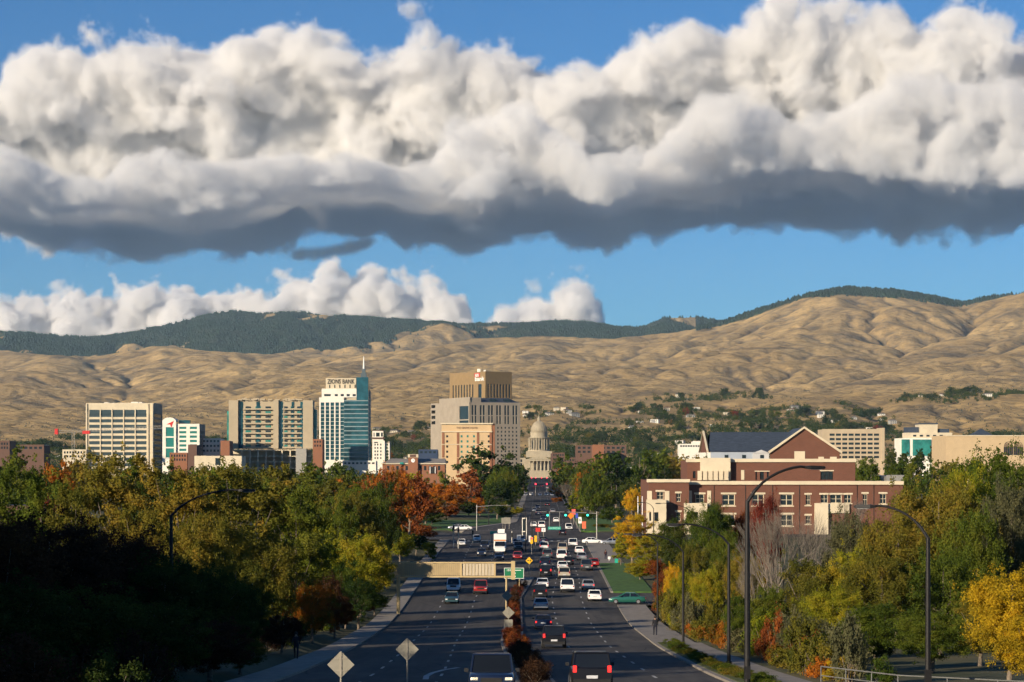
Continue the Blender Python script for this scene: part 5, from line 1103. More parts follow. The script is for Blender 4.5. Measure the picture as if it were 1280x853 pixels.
def crane():
    D = 1400; s = D / FOC; b = site('tower_crane', 'red and white crane with a long jib across the cream office block', 75, D); z = lambda py: PZ(py, D); X = lambda px: (px - 75) * s
    def truss(mb, p, q, w, n):
        p, q = Vector(p), Vector(q); d = q - p; v = Vector((0, 0, w)) if abs(d.x) > abs(d.z) else Vector((w, 0, 0))
        for o in (v * .5, v * -.5): mb.tube([p + o, q + o], .12, 4)
        for i in range(n): mb.tube([p + d * i / n + v * (.5 if i % 2 else -.5), p + d * (i + 1) / n + v * (-.5 if i % 2 else .5)], .08, 3)
    mb = MB(); truss(mb, (X(112) - 8, -12, 0), (X(112) - 8, -12, z(541)), 1.6, 30); mb.build('mast', M_galv, b)
    mb = MB(); truss(mb, (X(75), -12, z(540)), (X(112), -12, z(539)), 1.2, 16); mb.build('counter_jib', M_galv, b)
    mb = MB(); truss(mb, (X(112), -12, z(538.5)), (X(206), -12, z(534.5)), 1.6, 44); mb.build('jib', M_galv, b)
    MB().box(X(73.5), X(77.5), -13, -11, z(543.5), z(536.5)).build('counterweight', M_redpaint, b); MB().box(X(108), X(117), -13.5, -10.5, z(543), z(539)).build('slewing_cab', M_redpaint, b)
crane()
# ------------------------------------------------------------------ vehicles (built facing +y)
def paint(name, c, metal=.2):
    m = mat('paint_' + name, c, .32, .03, .5, metal=metal, spec=.5); m.node_tree.nodes['Principled BSDF'].inputs['Coat Weight'].default_value = .6; m.node_tree.nodes['Principled BSDF'].inputs['Coat Roughness'].default_value = .08; return m
PAINT = {'white': paint('white', (.78, .77, .74), 0), 'silver': paint('silver', (.42, .43, .44), .6), 'black': paint('black', (.010, .010, .012)), 'navy': paint('navy', (.012, .022, .055)), 'blue': paint('blue', (.03, .07, .16)),
         'red': paint('red', (.36, .018, .015)), 'green': paint('green', (.02, .12, .09)), 'grey': paint('grey', (.11, .115, .12), .4), 'beige': paint('beige', (.48, .42, .32)), 'teal': paint('teal', (.03, .075, .09))}
M_carglass = glass('car_glass', (.010, .012, .014), .06, .8, .2)
M_tyre = mat('tyre_rubber', (.02, .02, .02), .9, .2, 3); M_rim = mat('wheel_rim', (.38, .38, .39), .35, .1, 3, metal=.7); M_black = mat('black_trim', (.015, .015, .016), .6, .2, 3)
M_head = mat('headlamp', (.85, .83, .78), .15, .03, 3, spec=.8); M_tail = mat('tail_lamp', (.35, .012, .012), .25, .1, 3, spec=.6)
M_headon = mat('headlamp_lit', (.9, .85, .7), .3, .02, 3, emit=((1, .82, .5), .9)); M_brake = mat('brake_lamp_lit', (.6, .02, .02), .3, .1, 3, emit=((1, .04, .03), .8)); M_plate = mat('number_plate', (.55, .56, .58), .5, .1, 6)
def ring(w, zl, zs, zb, y, wt=.9):
    return [(-w * .9, y, zl), (-w * .985, y, zl + .10), (-w, y, zs), (-w * .985, y, zb - .10), (-w * wt, y, zb), (w * wt, y, zb), (w * .985, y, zb - .10), (w, y, zs), (w * .985, y, zl + .10), (w * .9, y, zl)]
def car(kind):
    D = {'sedan': dict(L=4.75, W=1.82, H=1.44, belt=.93, st=[(-2.37, .42, .78, .93), (-2.28, .28, .92, .97), (-1.5, .22, .97, 1), (0, .20, .95, 1), (1.2, .22, .92, 1), (1.95, .26, .80, .97), (2.25, .30, .68, .90), (2.37, .38, .60, .80)], gh=(-1.72, 1.12, -1.05, .25, .74)),
         'hatch': dict(L=4.3, W=1.78, H=1.5, belt=.95, st=[(-2.12, .42, .85, .94), (-2.02, .28, .98, .98), (-1, .22, .98, 1), (1.0, .22, .95, 1), (1.7, .26, .84, .97), (2.02, .30, .70, .90), (2.14, .38, .60, .8)], gh=(-2.0, 1.05, -1.45, .25, .74)),
         'suv': dict(L=4.8, W=1.93, H=1.80, belt=1.08, st=[(-2.38, .50, 1.0, .95), (-2.3, .36, 1.08, .98), (-1, .30, 1.10, 1), (1.1, .30, 1.08, 1), (1.9, .34, 1.02, .97), (2.25, .38, .92, .92), (2.4, .46, .78, .86)], gh=(-2.26, 1.15, -1.95, .45, .80)),
         'van': dict(L=5.0, W=1.96, H=1.86, belt=1.05, st=[(-2.48, .45, 1.0, .95), (-2.4, .32, 1.06, .98), (-1, .26, 1.06, 1), (1.3, .26, 1.0, 1), (2.0, .30, .88, .96), (2.38, .34, .74, .9), (2.5, .42, .62, .82)], gh=(-2.38, 1.75, -2.15, .7, .80)),
         'pickup': dict(L=5.7, W=2.0, H=1.88, belt=1.10, st=[(-2.85, .55, 1.05, .96), (-2.8, .42, 1.12, .99), (-.9, .38, 1.12, 1), (1.3, .38, 1.10, 1), (2.2, .40, 1.08, .98), (2.7, .42, 1.02, .94), (2.85, .5, .90, .88)], gh=(-.95, 1.35, -.75, .62, .80))}[kind]
    W, H, b = D['W'] / 2, D['H'], D['belt']; L = D['L'] / 2
    r = thing(kind_name[kind], None, cat_name[kind], (0, -900, 0))
    mb = MB(); mb.loft([ring(W * w, zl, (zl + zb) / 2, zb, y, .92) for y, zl, zb, w in D['st']]); mb.build('body', PAINT['white'], r, True)
    for p in r.children[0].data.polygons: p.use_smooth = len(p.vertices) == 4
    y0, y1, y2, y3, wt = D['gh']; w0, w1 = W * .90, W * wt
    MB().loft([[(-w0, y0, b - .03), (w0, y0, b - .03), (w0, y1, b - .03), (-w0, y1, b - .03)], [(-w1, y2, H - .05), (w1, y2, H - .05), (w1, y3, H - .05), (-w1, y3, H - .05)]]).build('windows', M_carglass, r)
    mb = MB().loft([[(-w1 - .02, y2 - .05, H - .07), (w1 + .02, y2 - .05, H - .07), (w1 + .02, y3 + .05, H - .07), (-w1 - .02, y3 + .05, H - .07)], [(-w1 * .92, y2, H), (w1 * .92, y2, H), (w1 * .92, y3 - .05, H), (-w1 * .92, y3 - .05, H)]])
    for sx in (-1, 1):
        for ya, yb in ((y0, y2), (y1, y3)): mb.tube([(sx * w0, ya, b - .02), (sx * w1, yb, H - .05)], .045, 5)
        for ym in ((y2 + y3) / 2,) if kind != 'pickup' else (): mb.tube([(sx * (w0 + .0), ym + .05, b), (sx * w1, ym, H - .05)], .05, 5)
    mb.build('roof', PAINT['white'], r)
    if kind == 'pickup': MB().box(-W * .82, W * .82, -2.75, -1.0, 1.0, 1.126).build('cargo_bed', M_black, r)
    bm_ = M_black if kind in ('suv', 'pickup') else PAINT['white']; MB().box(-W * .90, W * .90, -L - .03, -L + .25, .34, .55).build('bumper', bm_, r); MB().box(-W * .88, W * .88, L - .25, L + .02, .30, .50).build('bumper', bm_, r)
    MB().box(-W * .45, W * .45, L - .12, L + .03, .55 if kind in ('sedan', 'hatch') else .68, .68 if kind in ('sedan', 'hatch') else .90).build('grille', M_black, r)
    zt = {'sedan': .74, 'hatch': .82, 'suv': .95, 'van': .95, 'pickup': .88}[kind]; zh = {'sedan': .62, 'hatch': .64, 'suv': .82, 'van': .66, 'pickup': .86}[kind]
    for sx in (-1, 1):
        a, c = sorted((sx * W * .92, sx * W * .74)); MB().box(a, c, -L - .02, -L + .18, zt - .09, zt + .10 + (.12 if kind in ('suv', 'van') else 0)).build('tail_light', M_tail, r)
        a, c = sorted((sx * W * .88, sx * W * .58)); MB().box(a, c, L - .30, L + .0, zh - .06, zh + .05).build('headlight', M_head, r)
        a, c = sorted((sx * (W + .02), sx * (W + .20))); MB().box(a, c, y1 - .35, y1 - .22, b, b + .16).build('mirror', M_black, r)
        for yw in (L - .88 - (.1 if kind == 'pickup' else 0), -L + .95 + (.15 if kind == 'pickup' else 0)):
            rad = .32 if kind in ('sedan', 'hatch', 'van') else .38; xx = sx * (W - .10)
            wh = MB().tube([(xx - sx * .11, yw, rad), (xx + sx * .115, yw, rad)], rad, 18).build('wheel', M_tyre, r); MB().tube([(xx + sx * .10, yw, rad), (xx + sx * .125, yw, rad)], rad * .62, 14).build('rim', M_rim, wh)
    MB().box(-.26, .26, -L - .045, -L - .02, .58, .72).build('number_plate', M_plate, r)
    return freeze(r)
kind_name = {'sedan': 'sedan_car', 'hatch': 'hatchback_car', 'suv': 'sport_utility_car', 'van': 'passenger_van', 'pickup': 'pickup_truck'}
cat_name = {'sedan': 'car', 'hatch': 'car', 'suv': 'car', 'van': 'van', 'pickup': 'pickup truck'}
CARP = {}
def setmat(o, m):
    for s in o.material_slots: s.link = 'OBJECT'; s.material = m
def place(kind, colr, px, row, label, front=False, D=None, lights=False, rz=None, X=None):
    """row = where the tyres meet the road in the picture"""
    if D is None:
        D = 90.0
        while HOR + FOC * (EYE - g(D)) / D > row and D < 2400: D += .5
    if X is None: X = PX(px, D)
    first = kind not in CARP
    if first: CARP[kind] = car(kind); o = CARP[kind]; kids = [c for c in COL.objects if c.parent == o]
    else: o = dup(CARP[kind])
    sl = math.atan((g(D + 3) - g(D - 3)) / 6); rz = (math.pi if front else 0) if rz is None else rz
    o.location = (X, D, g(D) + .012); o.rotation_euler = (sl * math.cos(rz), 0, rz); tag(o, label, group='vehicles on the boulevard')
    CARS.append((o, kind, colr, front, lights, D))
    return o
CARS = []
def finish_cars():
    kids = {}
    for o in COL.objects:
        if o.parent: kids.setdefault(o.parent.name, []).append(o)
    for o, kind, colr, front, lights, D in CARS:
        for c in kids.get(o.name, []):
            n = c.name.split('.')[0]
            if n in ('body', 'roof') or (n == 'bumper' and kind not in ('suv', 'pickup')): setmat(c, PAINT[colr])
            if n == 'tail_light': setmat(c, M_brake if (lights and not front) else M_tail)
            if n == 'headlight': setmat(c, M_headon if (lights and front) else M_head)
P = place
P('pickup', 'navy', 615, 872, 'big dark pickup nearest the camera, headlamps lit, coming toward us', True, D=97, lights=True)
P('suv', 'black', 738, 867, 'black sport utility car nearest the camera in the right lanes, brake lamps lit', D=105, lights=True)
P('suv', 'black', 692, 810, 'black sport utility car second from the camera in the median lane', lights=True)
P('sedan', 'navy', 679, 786, 'dark blue sedan directly ahead of the black sport utility car', lights=True)
P('sedan', 'silver', 676, 762, 'silver sedan in the median lane behind a black sport utility car')
P('suv', 'black', 675, 747, 'black sport utility car between the silver and white sedans')
P('sedan', 'white', 678, 735, 'white sedan just past the yellow diamond sign')
P('suv', 'black', 682, 720, 'dark sport utility car ahead of the white sedan, level with the yellow sign', lights=True)
P('suv', 'navy', 681, 709, 'small dark car roofline ahead of the dark sport utility car')
P('suv', 'grey', 684, 698, 'grey car in the median lane with sunlit bumper')
P('suv', 'white', 680, 688, 'white sport utility car in the median queue before the lights', lights=True)
P('sedan', 'navy', 679, 679, 'dark blue car first in the median queue')
P('pickup', 'white', 709, 740, 'white pickup in the middle right lane beside the white sedan')
P('suv', 'beige', 705, 723, 'cream car behind the white pickup in the middle lane')
P('sedan', 'white', 703, 712, 'white car two ahead of the white pickup')
P('hatch', 'black', 708, 706, 'black hatchback beside the middle queue', X=PX(711, 395))
P('van', 'white', 702, 699, 'white panel-sided van in the middle queue')
P('pickup', 'beige', 703, 690, 'cream pickup ahead of the white van')
P('sedan', 'white', 743, 751, 'white sedan alone in the rightmost lane')
P('sedan', 'silver', 735, 737, 'silver sedan with red tail lamps right of the white pickup', lights=True)
P('pickup', 'grey', 733, 713, 'dark grey pickup in the right lane by the lawn', lights=True)
P('sedan', 'red', 742, 708, 'red car turning right at the lawn corner')
P('sedan', 'silver', 727, 700, 'silver car with a red lamp in the right queue')
P('sedan', 'white', 724, 692, 'white car in the right queue ahead of the silver one', lights=True)
P('pickup', 'white', 716, 684, 'white pickup first in the right queue')
P('sedan', 'black', 703, 669, 'black car crossing the junction under the green sign')
P('suv', 'white', 711, 663, 'white car beyond the junction on the right', True)
P('van', 'white', 677, 660, 'white van beyond the junction in the centre')
P('sedan', 'white', 695, 653, 'white car beyond the junction alone in the right lanes')
P('sedan', 'white', 667, 659, 'white car left of the centre van beyond the junction')
P('sedan', 'navy', 679, 651, 'dark blue car beyond the white centre van', True)
P('van', 'navy', 673, 644, 'dark blue van in the far shade')
P('sedan', 'black', 684, 633, 'dark car with bright red lamps in the far shade', lights=True)
P('sedan', 'silver', 668, 640, 'silver car left in the far shade', True)
P('sedan', 'navy', 672, 636, 'blue car in the far shade', True)
P('sedan', 'silver', 691, 641, 'grey car right in the far shade')
for i, (px, c, w) in enumerate([(657, 'silver', 'first from the left'), (664, 'white', 'second from the left'), (675, 'white', 'third from the left'), (683, 'white', 'fourth from the left'), (690, 'silver', 'last on the right')]):
    P('suv' if i % 2 else 'sedan', c, px, 620, 'pale car in the farthest sunlit row, ' + w, True)
for px, rw, c, w in ((668, 611, 'red', 'left'), (677, 609, 'black', 'middle'), (684, 611, 'silver', 'right')): P('sedan', c, px, rw, f'{c} car in the dark street before the capitol, {w} of three', lights=True)
P('van', 'white', 567, 739, 'white van coming toward us under the sign gantry', True)
P('pickup', 'red', 601, 742, 'red pickup coming toward us beside the median', True)
P('sedan', 'teal', 565, 754, 'dark teal sedan coming toward us in front of the white van', True)
P('sedan', 'white', 577, 682, 'white car with glaring front turning in from the left street', True)
P('hatch', 'white', 596, 677, 'pale hatchback crossing at the left of the junction', True)
P('sedan', 'navy', 602, 695, 'dark sedan with lit headlamps in the left lanes', True, lights=True)
P('suv', 'navy', 606, 687, 'dark car behind the headlamp-lit sedan', True)
P('suv', 'white', 626, 691, 'white sport utility car behind the navy car in the left queue', True)
P('sedan', 'navy', 624, 700, 'navy car first in the left queue', True)
P('sedan', 'red', 647, 699, 'dark red car with a pale bumper in the inner left queue', True)
P('suv', 'grey', 648, 688, 'grey car second in the inner left queue', True)
P('hatch', 'blue', 652, 678, 'blue hatchback third in the inner left queue', True)
P('sedan', 'blue', 646, 682, 'blue sedan half hidden in the inner left queue', True)
P('sedan', 'white', 579, 663, 'white car on the cross street left of the boulevard', rz=R(90))
P('sedan', 'silver', 571, 662, 'silver car following on the cross street at the left', rz=R(90))
P('sedan', 'green', 784, 755, 'green sedan waiting side-on in the right side street', rz=R(88))
P('sedan', 'silver', 772, 681, 'silver car parked at the right beyond the lawn', rz=R(90), X=PX(745, 470) + 4)
P('sedan', 'white', 741, 680, 'white car on the cross street right of the queue', rz=R(-90))
def box_truck():
    D = 445; X = PX(625, D); r = thing('box_truck', 'white box truck with orange stripe in the left queue', 'truck', (X, D, g(D) + .01), math.pi)
    MB().box(-1.25, 1.25, -4.2, 1.6, .9, 3.9).build('cargo_box', PAINT['white'], r); MB().loft([ring(1.1, .6, 1.1, 1.5, 1.65), ring(1.1, .5, 1.1, 1.6, 2.6), ring(1.05, .5, .9, 1.25, 3.6)]).build('cab', PAINT['white'], r)
    MB().loft([[(-1.05, 1.7, 1.5), (1.05, 1.7, 1.5), (1.05, 2.9, 1.5), (-1.05, 2.9, 1.5)], [(-.95, 1.7, 2.4), (.95, 1.7, 2.4), (.95, 2.2, 2.4), (-.95, 2.2, 2.4)]]).build('windscreen', M_carglass, r)
    MB().box(-1.2, 1.2, 1.603, 1.65, 2.5, 2.75).build('stripe', mat('orange_stripe', (.6, .2, .05), .5), r)
    for sx in (-1, 1):
        for y in (-3, 2.7):
            a, c = sorted((sx * .85, sx * 1.2)); w_ = MB().tube([(a, y, .5), (c, y, .5)], .5, 18).build('wheel', M_tyre, r)
        MB().box(*sorted((sx * .6, sx * 1.0)), 3.5, 3.65, .8, 1.0).build('headlight', M_head, r)
box_truck(); finish_cars()
print('cars', len(CARS), round(time.time() - T0, 1))
# ------------------------------------------------------------------ street furniture
M_signback = mat('aluminium_sign_back', (.27, .25, .20), .5, .12, 1.5, metal=.2)
M_post = mat('steel_post', (.30, .27, .22), .6, .2, 3, metal=.3)
M_yellow = mat('yellow_sign', (.75, .42, .02), .6, .05, 2); M_orange = mat('orange_sign', (.75, .20, .02), .6, .05, 2); M_gsign = mat('green_sign', (.01, .16, .07), .5, .05, 2); M_tealsign = mat('teal_sign', (.02, .34, .24), .5, .05, 2)
M_gantry = mat('gantry_paint', (.46, .35, .18), .7, .06, .6); M_gpanel = mat('gantry_panel', (.40, .31, .18), .75, .10, .5)
M_lamp_on = mat('lamp_head_glass', (.5, .5, .48), .2, .1, 3)
M_siggreen = mat('green_signal_lit', (.02, .5, .35), .4, .05, 3, emit=((.05, 1, .62), 2.0)); M_sigred = mat('red_signal_lit', (.5, .02, .02), .4, .05, 3, emit=((1, .04, .08), 2.5))
def lamp(X, Y, H, dx, dy, label, thick=1.0, z=None, arm_drop=0.9, m=None):
    z = hz(X, Y) if z is None else z; m = m or M_metal_d
    r = thing('street_lamp', label, 'street lamp', (X, Y, z), 0, 'street lamps along the boulevard')
    MB().tube([(0, 0, -.3), (0, 0, .3)], .22 * thick, 12).build('base', m, r)
    MB().tube([(0, 0, 0), (0, 0, H * .6), (0, 0, H - arm_drop - .4)], [.13 * thick, .11 * thick, .085 * thick], 12).build('pole', m, r)
    pts = []
    for i in range(9):
        t = i / 8; pts.append((dx * t, dy * t, H - arm_drop * (1 - t) ** 2.0 - .45 * (1 - t) ** 6 - (.06 * t if i == 8 else 0)))
    MB().tube([(0, 0, H - arm_drop - .9)] + pts, [.075 * thick] * 3 + [.055 * thick] * 7, 8).build('arm', m, r)
    L = math.hypot(dx, dy); ux, uy = dx / L, dy / L; a = math.atan2(uy, ux)
    hd = MB().loft([[(-.15, -.10, -.05), (-.15, .10, -.05), (-.15, .10, .05), (-.15, -.10, .05)], [(.1, -.17, -.09), (.1, .17, -.09), (.1, .15, .09), (.1, -.15, .09)], [(.75, -.16, -.08), (.75, .16, -.08), (.75, .13, .07), (.75, -.13, .07)], [(.85, -.10, -.04), (.85, .10, -.04), (.85, .08, .03), (.85, -.08, .03)]])
    hd.turn(a).move(dx, dy, H - .06); h = hd.build('lamp_head', m, r)
    MB().box(.15, .68, -.12, .12, -.11, -.085).turn(a).move(dx, dy, H - .06).build('lens', M_lamp_on, h)
    MB().box(-.14, .14, -.14, .14, .5, 1.1).build('access_box', m, r) if thick > .9 else None
    return r
lamp(11.15, 105, PZ(583, 105) - g(105), 2.95, .6, 'nearest tall black street lamp, its curved arm reaching right over the wood', 1.15, arm_drop=1.25)
lamp(PX(1160, 100), 100, PZ(632, 100) - g(100), -2.4, .6, 'black street lamp behind the railing with its arm curving left', 1.0, arm_drop=1.05)
lamp(PX(911, 140), 140, PZ(655, 140) - g(140), -3.1, 0, 'street lamp second from the camera on the right, banded pole, arm to the left', .9, arm_drop=.85)
lamp(PX(854, 181), 181, PZ(668, 181) - g(181), -3.35, 0, 'street lamp third from the camera on the right, by the planting strip', .9, arm_drop=1.0)
lamp(PX(822, 244), 244, PZ(667, 244) - g(244), -2.85, 0, 'street lamp fourth from the camera on the right, near the walking person', .9, arm_drop=.6)
lamp(PX(864, 400), 400, PZ(629, 400), -5.6, 0, 'street lamp in front of the brick building with a long thin arm', .9, arm_drop=1.1)
lamp(PX(817, 390), 390, PZ(628, 390), -2.0, 0, 'short-armed street lamp at the left corner of the brick building', .8, arm_drop=.7)
lamp(PX(214, 130), 130, PZ(612, 130) - hz(PX(214, 130), 130), 4.1, 0, 'street lamp on the left rising from the dark wood, arm to the right', 1.0, arm_drop=1.1)
lamp(PX(611, 640), 640, PZ(622, 640), 2.0, 0, 'thin tall lamp post before the orange trees left of the lights', 1.0)
lamp(PX(657, 452), 452, PZ(632, 452), -1.6, 0, 'thin dark lamp post standing in the centre of the junction', .8)
lamp(PX(665, 470), 470, PZ(630, 470), 1.6, 0, 'dark lamp post just right of the centre one', .8)
def diamond(px, py, D, half, m, label, down=None, glyph=None, plate=False, X=None, base=None):
    X = PX(px, D); z0 = g(D) if base is None else base; zc = PZ(py, D) - z0; s = half * D / FOC
    r = thing('road_sign', label, 'road sign', (X, D, z0)); 
    MB().tube([(0, .06, -.3), (0, .06, zc + s * .8)], .04, 8).build('post', M_post, r)
    pl = MB().prism([(0, zc - s), (s, zc), (0, zc + s), (-s, zc)], -.012, .012).build('sign_plate', m, r)
    if m is M_signback:
        for q in (-.45, .45): MB().box(-s * .5, s * .5, -.04, -.013, zc + q * s - .02, zc + q * s + .02).build('bracket', M_post, r)
        MB().box(-.035, .035, -.05, -.013, zc - s * .93, zc + s * .93).build('bracket', M_post, r)
    if glyph: glyph(pl, zc, s)
    if plate: MB().box(-.38, .38, -.05, -.03, zc - s - .75, zc - s - .05).build('plate', M_signback, r)
    return r
diamond(426, 831, 88, 17, M_signback, 'large diamond sign seen from behind, lit gold, nearest on the left', base=g(88) + .15)
diamond(509, 812, 107, 14.5, M_signback, 'blue-grey diamond sign seen from behind in the shade, second on the left', base=g(107) + .15)
diamond(635.5, 766, 198, 7.8, M_signback, 'lower diamond sign back in the median with a square plate under it', plate=True, base=g(198) + .15)
diamond(633.5, 745, 230, 7, M_signback, 'upper diamond sign back in the median just above the other', base=g(230) + .15)
def arrows(pl, zc, s):
    for sx in (-1, 1): MB().prism([(sx * .02, zc + .08), (sx * .02 + sx * s * .35, zc + s * .28), (sx * s * .5, zc), (sx * s * .30, zc - .12), (sx * s * .16, zc + .02)][::(1 if sx < 0 else -1)], -.03, -.014).build('arrow', M_blackpaint, pl)
diamond(661.5, 701, 352, 4.6, M_yellow, 'yellow diamond warning sign with black symbol at the median nose', glyph=arrows, base=.14)
def guide():
    D = 311; r = thing('guide_sign', 'green guide sign on two posts in the median behind the gantry end', 'road sign', (PX(642.5, D), D, .15)); z = lambda p: PZ(p, D) - .15
    pl = MB().box(-1.38, 1.38, -.03, .03, z(723.5), z(710)).build('sign_panel', M_gsign, r)
    MB().box(-1.38, -1.32, -.045, -.031, z(723.5), z(710)).box(1.32, 1.38, -.045, -.031, z(723.5), z(710)).box(-1.32, 1.32, -.045, -.031, z(710) - .06, z(710)).box(-1.32, 1.32, -.045, -.031, z(723.5), z(723.5) + .06).build('border', M_whitepaint, pl)
    text_mesh('184', .42, .004, M_whitepaint, 'lettering', pl, (-.75, -.05, z(713))); 
    for q in ((.1, 1.0, -.045, -.031, z(713.4), z(712.6)), (.0, .22, -.045, -.031, z(717.5), z(716)), (.0, .22, -.045, -.031, z(721.5), z(720))): MB().box(*q).build('symbol', M_whitepaint, pl)
    for x in (-1.0, .75): MB().tube([(x, .08, 0), (x, .08, z(711))], .055, 8).build('post', M_gantry, r)
guide()
def gantry():
    D = 262; r = thing('sign_gantry', 'long tan overhead sign gantry across the left lanes seen from behind', 'sign gantry', (0, D, g(D))); X = lambda px: PX(px, D); z = lambda p: PZ(p, D) - g(D)
    a, b_ = X(491), X(641.5)
    MB().box(a, b_, -.15, .15, z(704.4), z(702.6)).build('top_chord', M_gantry, r); MB().box(a, b_, -.15, .15, z(722), z(720)).build('bottom_chord', M_gantry, r)
    MB().box(b_ - .25, b_ + .22, -.22, .22, z(724.5), z(701.5)).build('end_post', M_gantry, r); MB().box(a - .2, a + .2, -.22, .22, z(722.5), z(702)).build('end_post', M_gantry, r)
    for p, q, ribs in ((494, 575.5, 34), (577.5, 617.5, 10)):
        pn = MB().box(X(p), X(q), -.06, .06, z(719.6), z(704.8)).build('sign_panel', M_gpanel if ribs > 20 else mat('ribbed_panel', (.50, .43, .32), .7, .08, .5), r)
        mb = MB()
        for i in range(ribs + 1): x = X(p) + (X(q) - X(p)) * i / ribs; mb.box(x - .035, x + .035, -.11, -.061, z(719.4), z(705))
        mb.build('ribs', M_gantry if ribs > 20 else M_gpanel, pn)
    for px in (504, 576.5, 618.5): MB().box(X(px) - .1, X(px) + .1, -.17, .17, z(719.9), z(704.5)).build('brace', M_gantry, r)
    MB().tube([(X(498), .0, -.2), (X(498), .0, z(722))], .22, 12).build('column', M_gantry, r); MB().tube([(X(633), .1, -.1), (X(633), .1, z(722))], .12, 12).build('column', M_gantry, r)
gantry()
def board(px, py, D, w, h, m, label, two=False, base=None, name='sign_board', txt=None, tm=None, sz=.5, post=None, cat='sign'):
    X = PX(px, D); z0 = hz(X, D) if base is None else base; k = D / FOC; zc = PZ(py, D) - z0; w *= k; h *= k
    r = thing(name, label, cat, (X, D, z0)); pl = MB().box(-w / 2, w / 2, -.03, .03, zc - h / 2, zc + h / 2).build('panel', m, r)
    for x in ((-w * .3, w * .3) if two else (0,)): MB().tube([(x, .1, -.2), (x, .1, zc + h * .3)], .07, 8).build('post', post or M_post, r)
    if txt: text_mesh(txt, sz, .004, tm or M_whitepaint, 'lettering', pl, (0, -.04, zc))
    return r
diamond(713.5, 645, 615, 4.2, M_orange, 'orange diamond roadworks sign right beyond the junction')
board(717, 640, 640, 5, 7, mat('pink_red_banner', (.62, .12, .10), .7, .1, 1), 'red-pink banner above the orange diamond')
board(721, 645, 600, 3.2, 6, mat('blue_banner', (.04, .08, .42), .7, .1, 1), 'small blue banner right of the orange diamond')
board(725, 650.5, 585, 4.2, 8, M_whitepaint, 'white banner between the blue and the orange-red ones', txt='B', tm=M_blackpaint, sz=.9)
board(730, 656.5, 580, 5, 9, mat('orange_red_banner', (.66, .15, .07), .7, .1, 1), 'orange-red banner nearest the junction on the right')
board(761.5, 697.5, 410, 3, 3, M_whitepaint, 'small white plate on a white post by the side street', post=M_whitepaint)
board(770.5, 706, 400, 4.2, 15, M_tealsign, 'tall teal panel at the lawn edge')
board(628.5, 651, 600, 3.4, 7, M_signback, 'left plate of a pair seen from behind on the park lawn'); board(634, 651, 600, 8.2, 8, M_signback, 'wide plate with ribs seen from behind on the park lawn', two=True)
board(648.5, 672, 480, 5, 6.5, M_whitepaint, 'white sign with a black turn arrow in the centre', txt='7', tm=M_blackpaint, sz=.8)
board(626.5, 666, 520, 8.6, 9, M_whitepaint, 'white board with a green stripe left of the centre', two=True)
board(617, 666, 505, 9, 3.6, M_tealsign, 'teal street name sign left of the white board', two=True, name='street_name_sign')
board(672.5, 662.5, 500, 6, 5, M_redpaint, 'red sign panel over the centre lanes'); board(679.4, 662.5, 498, 5, 5, M_whitepaint, 'white square sign with an arrow right of the red one', txt='1', tm=M_blackpaint, sz=.7)
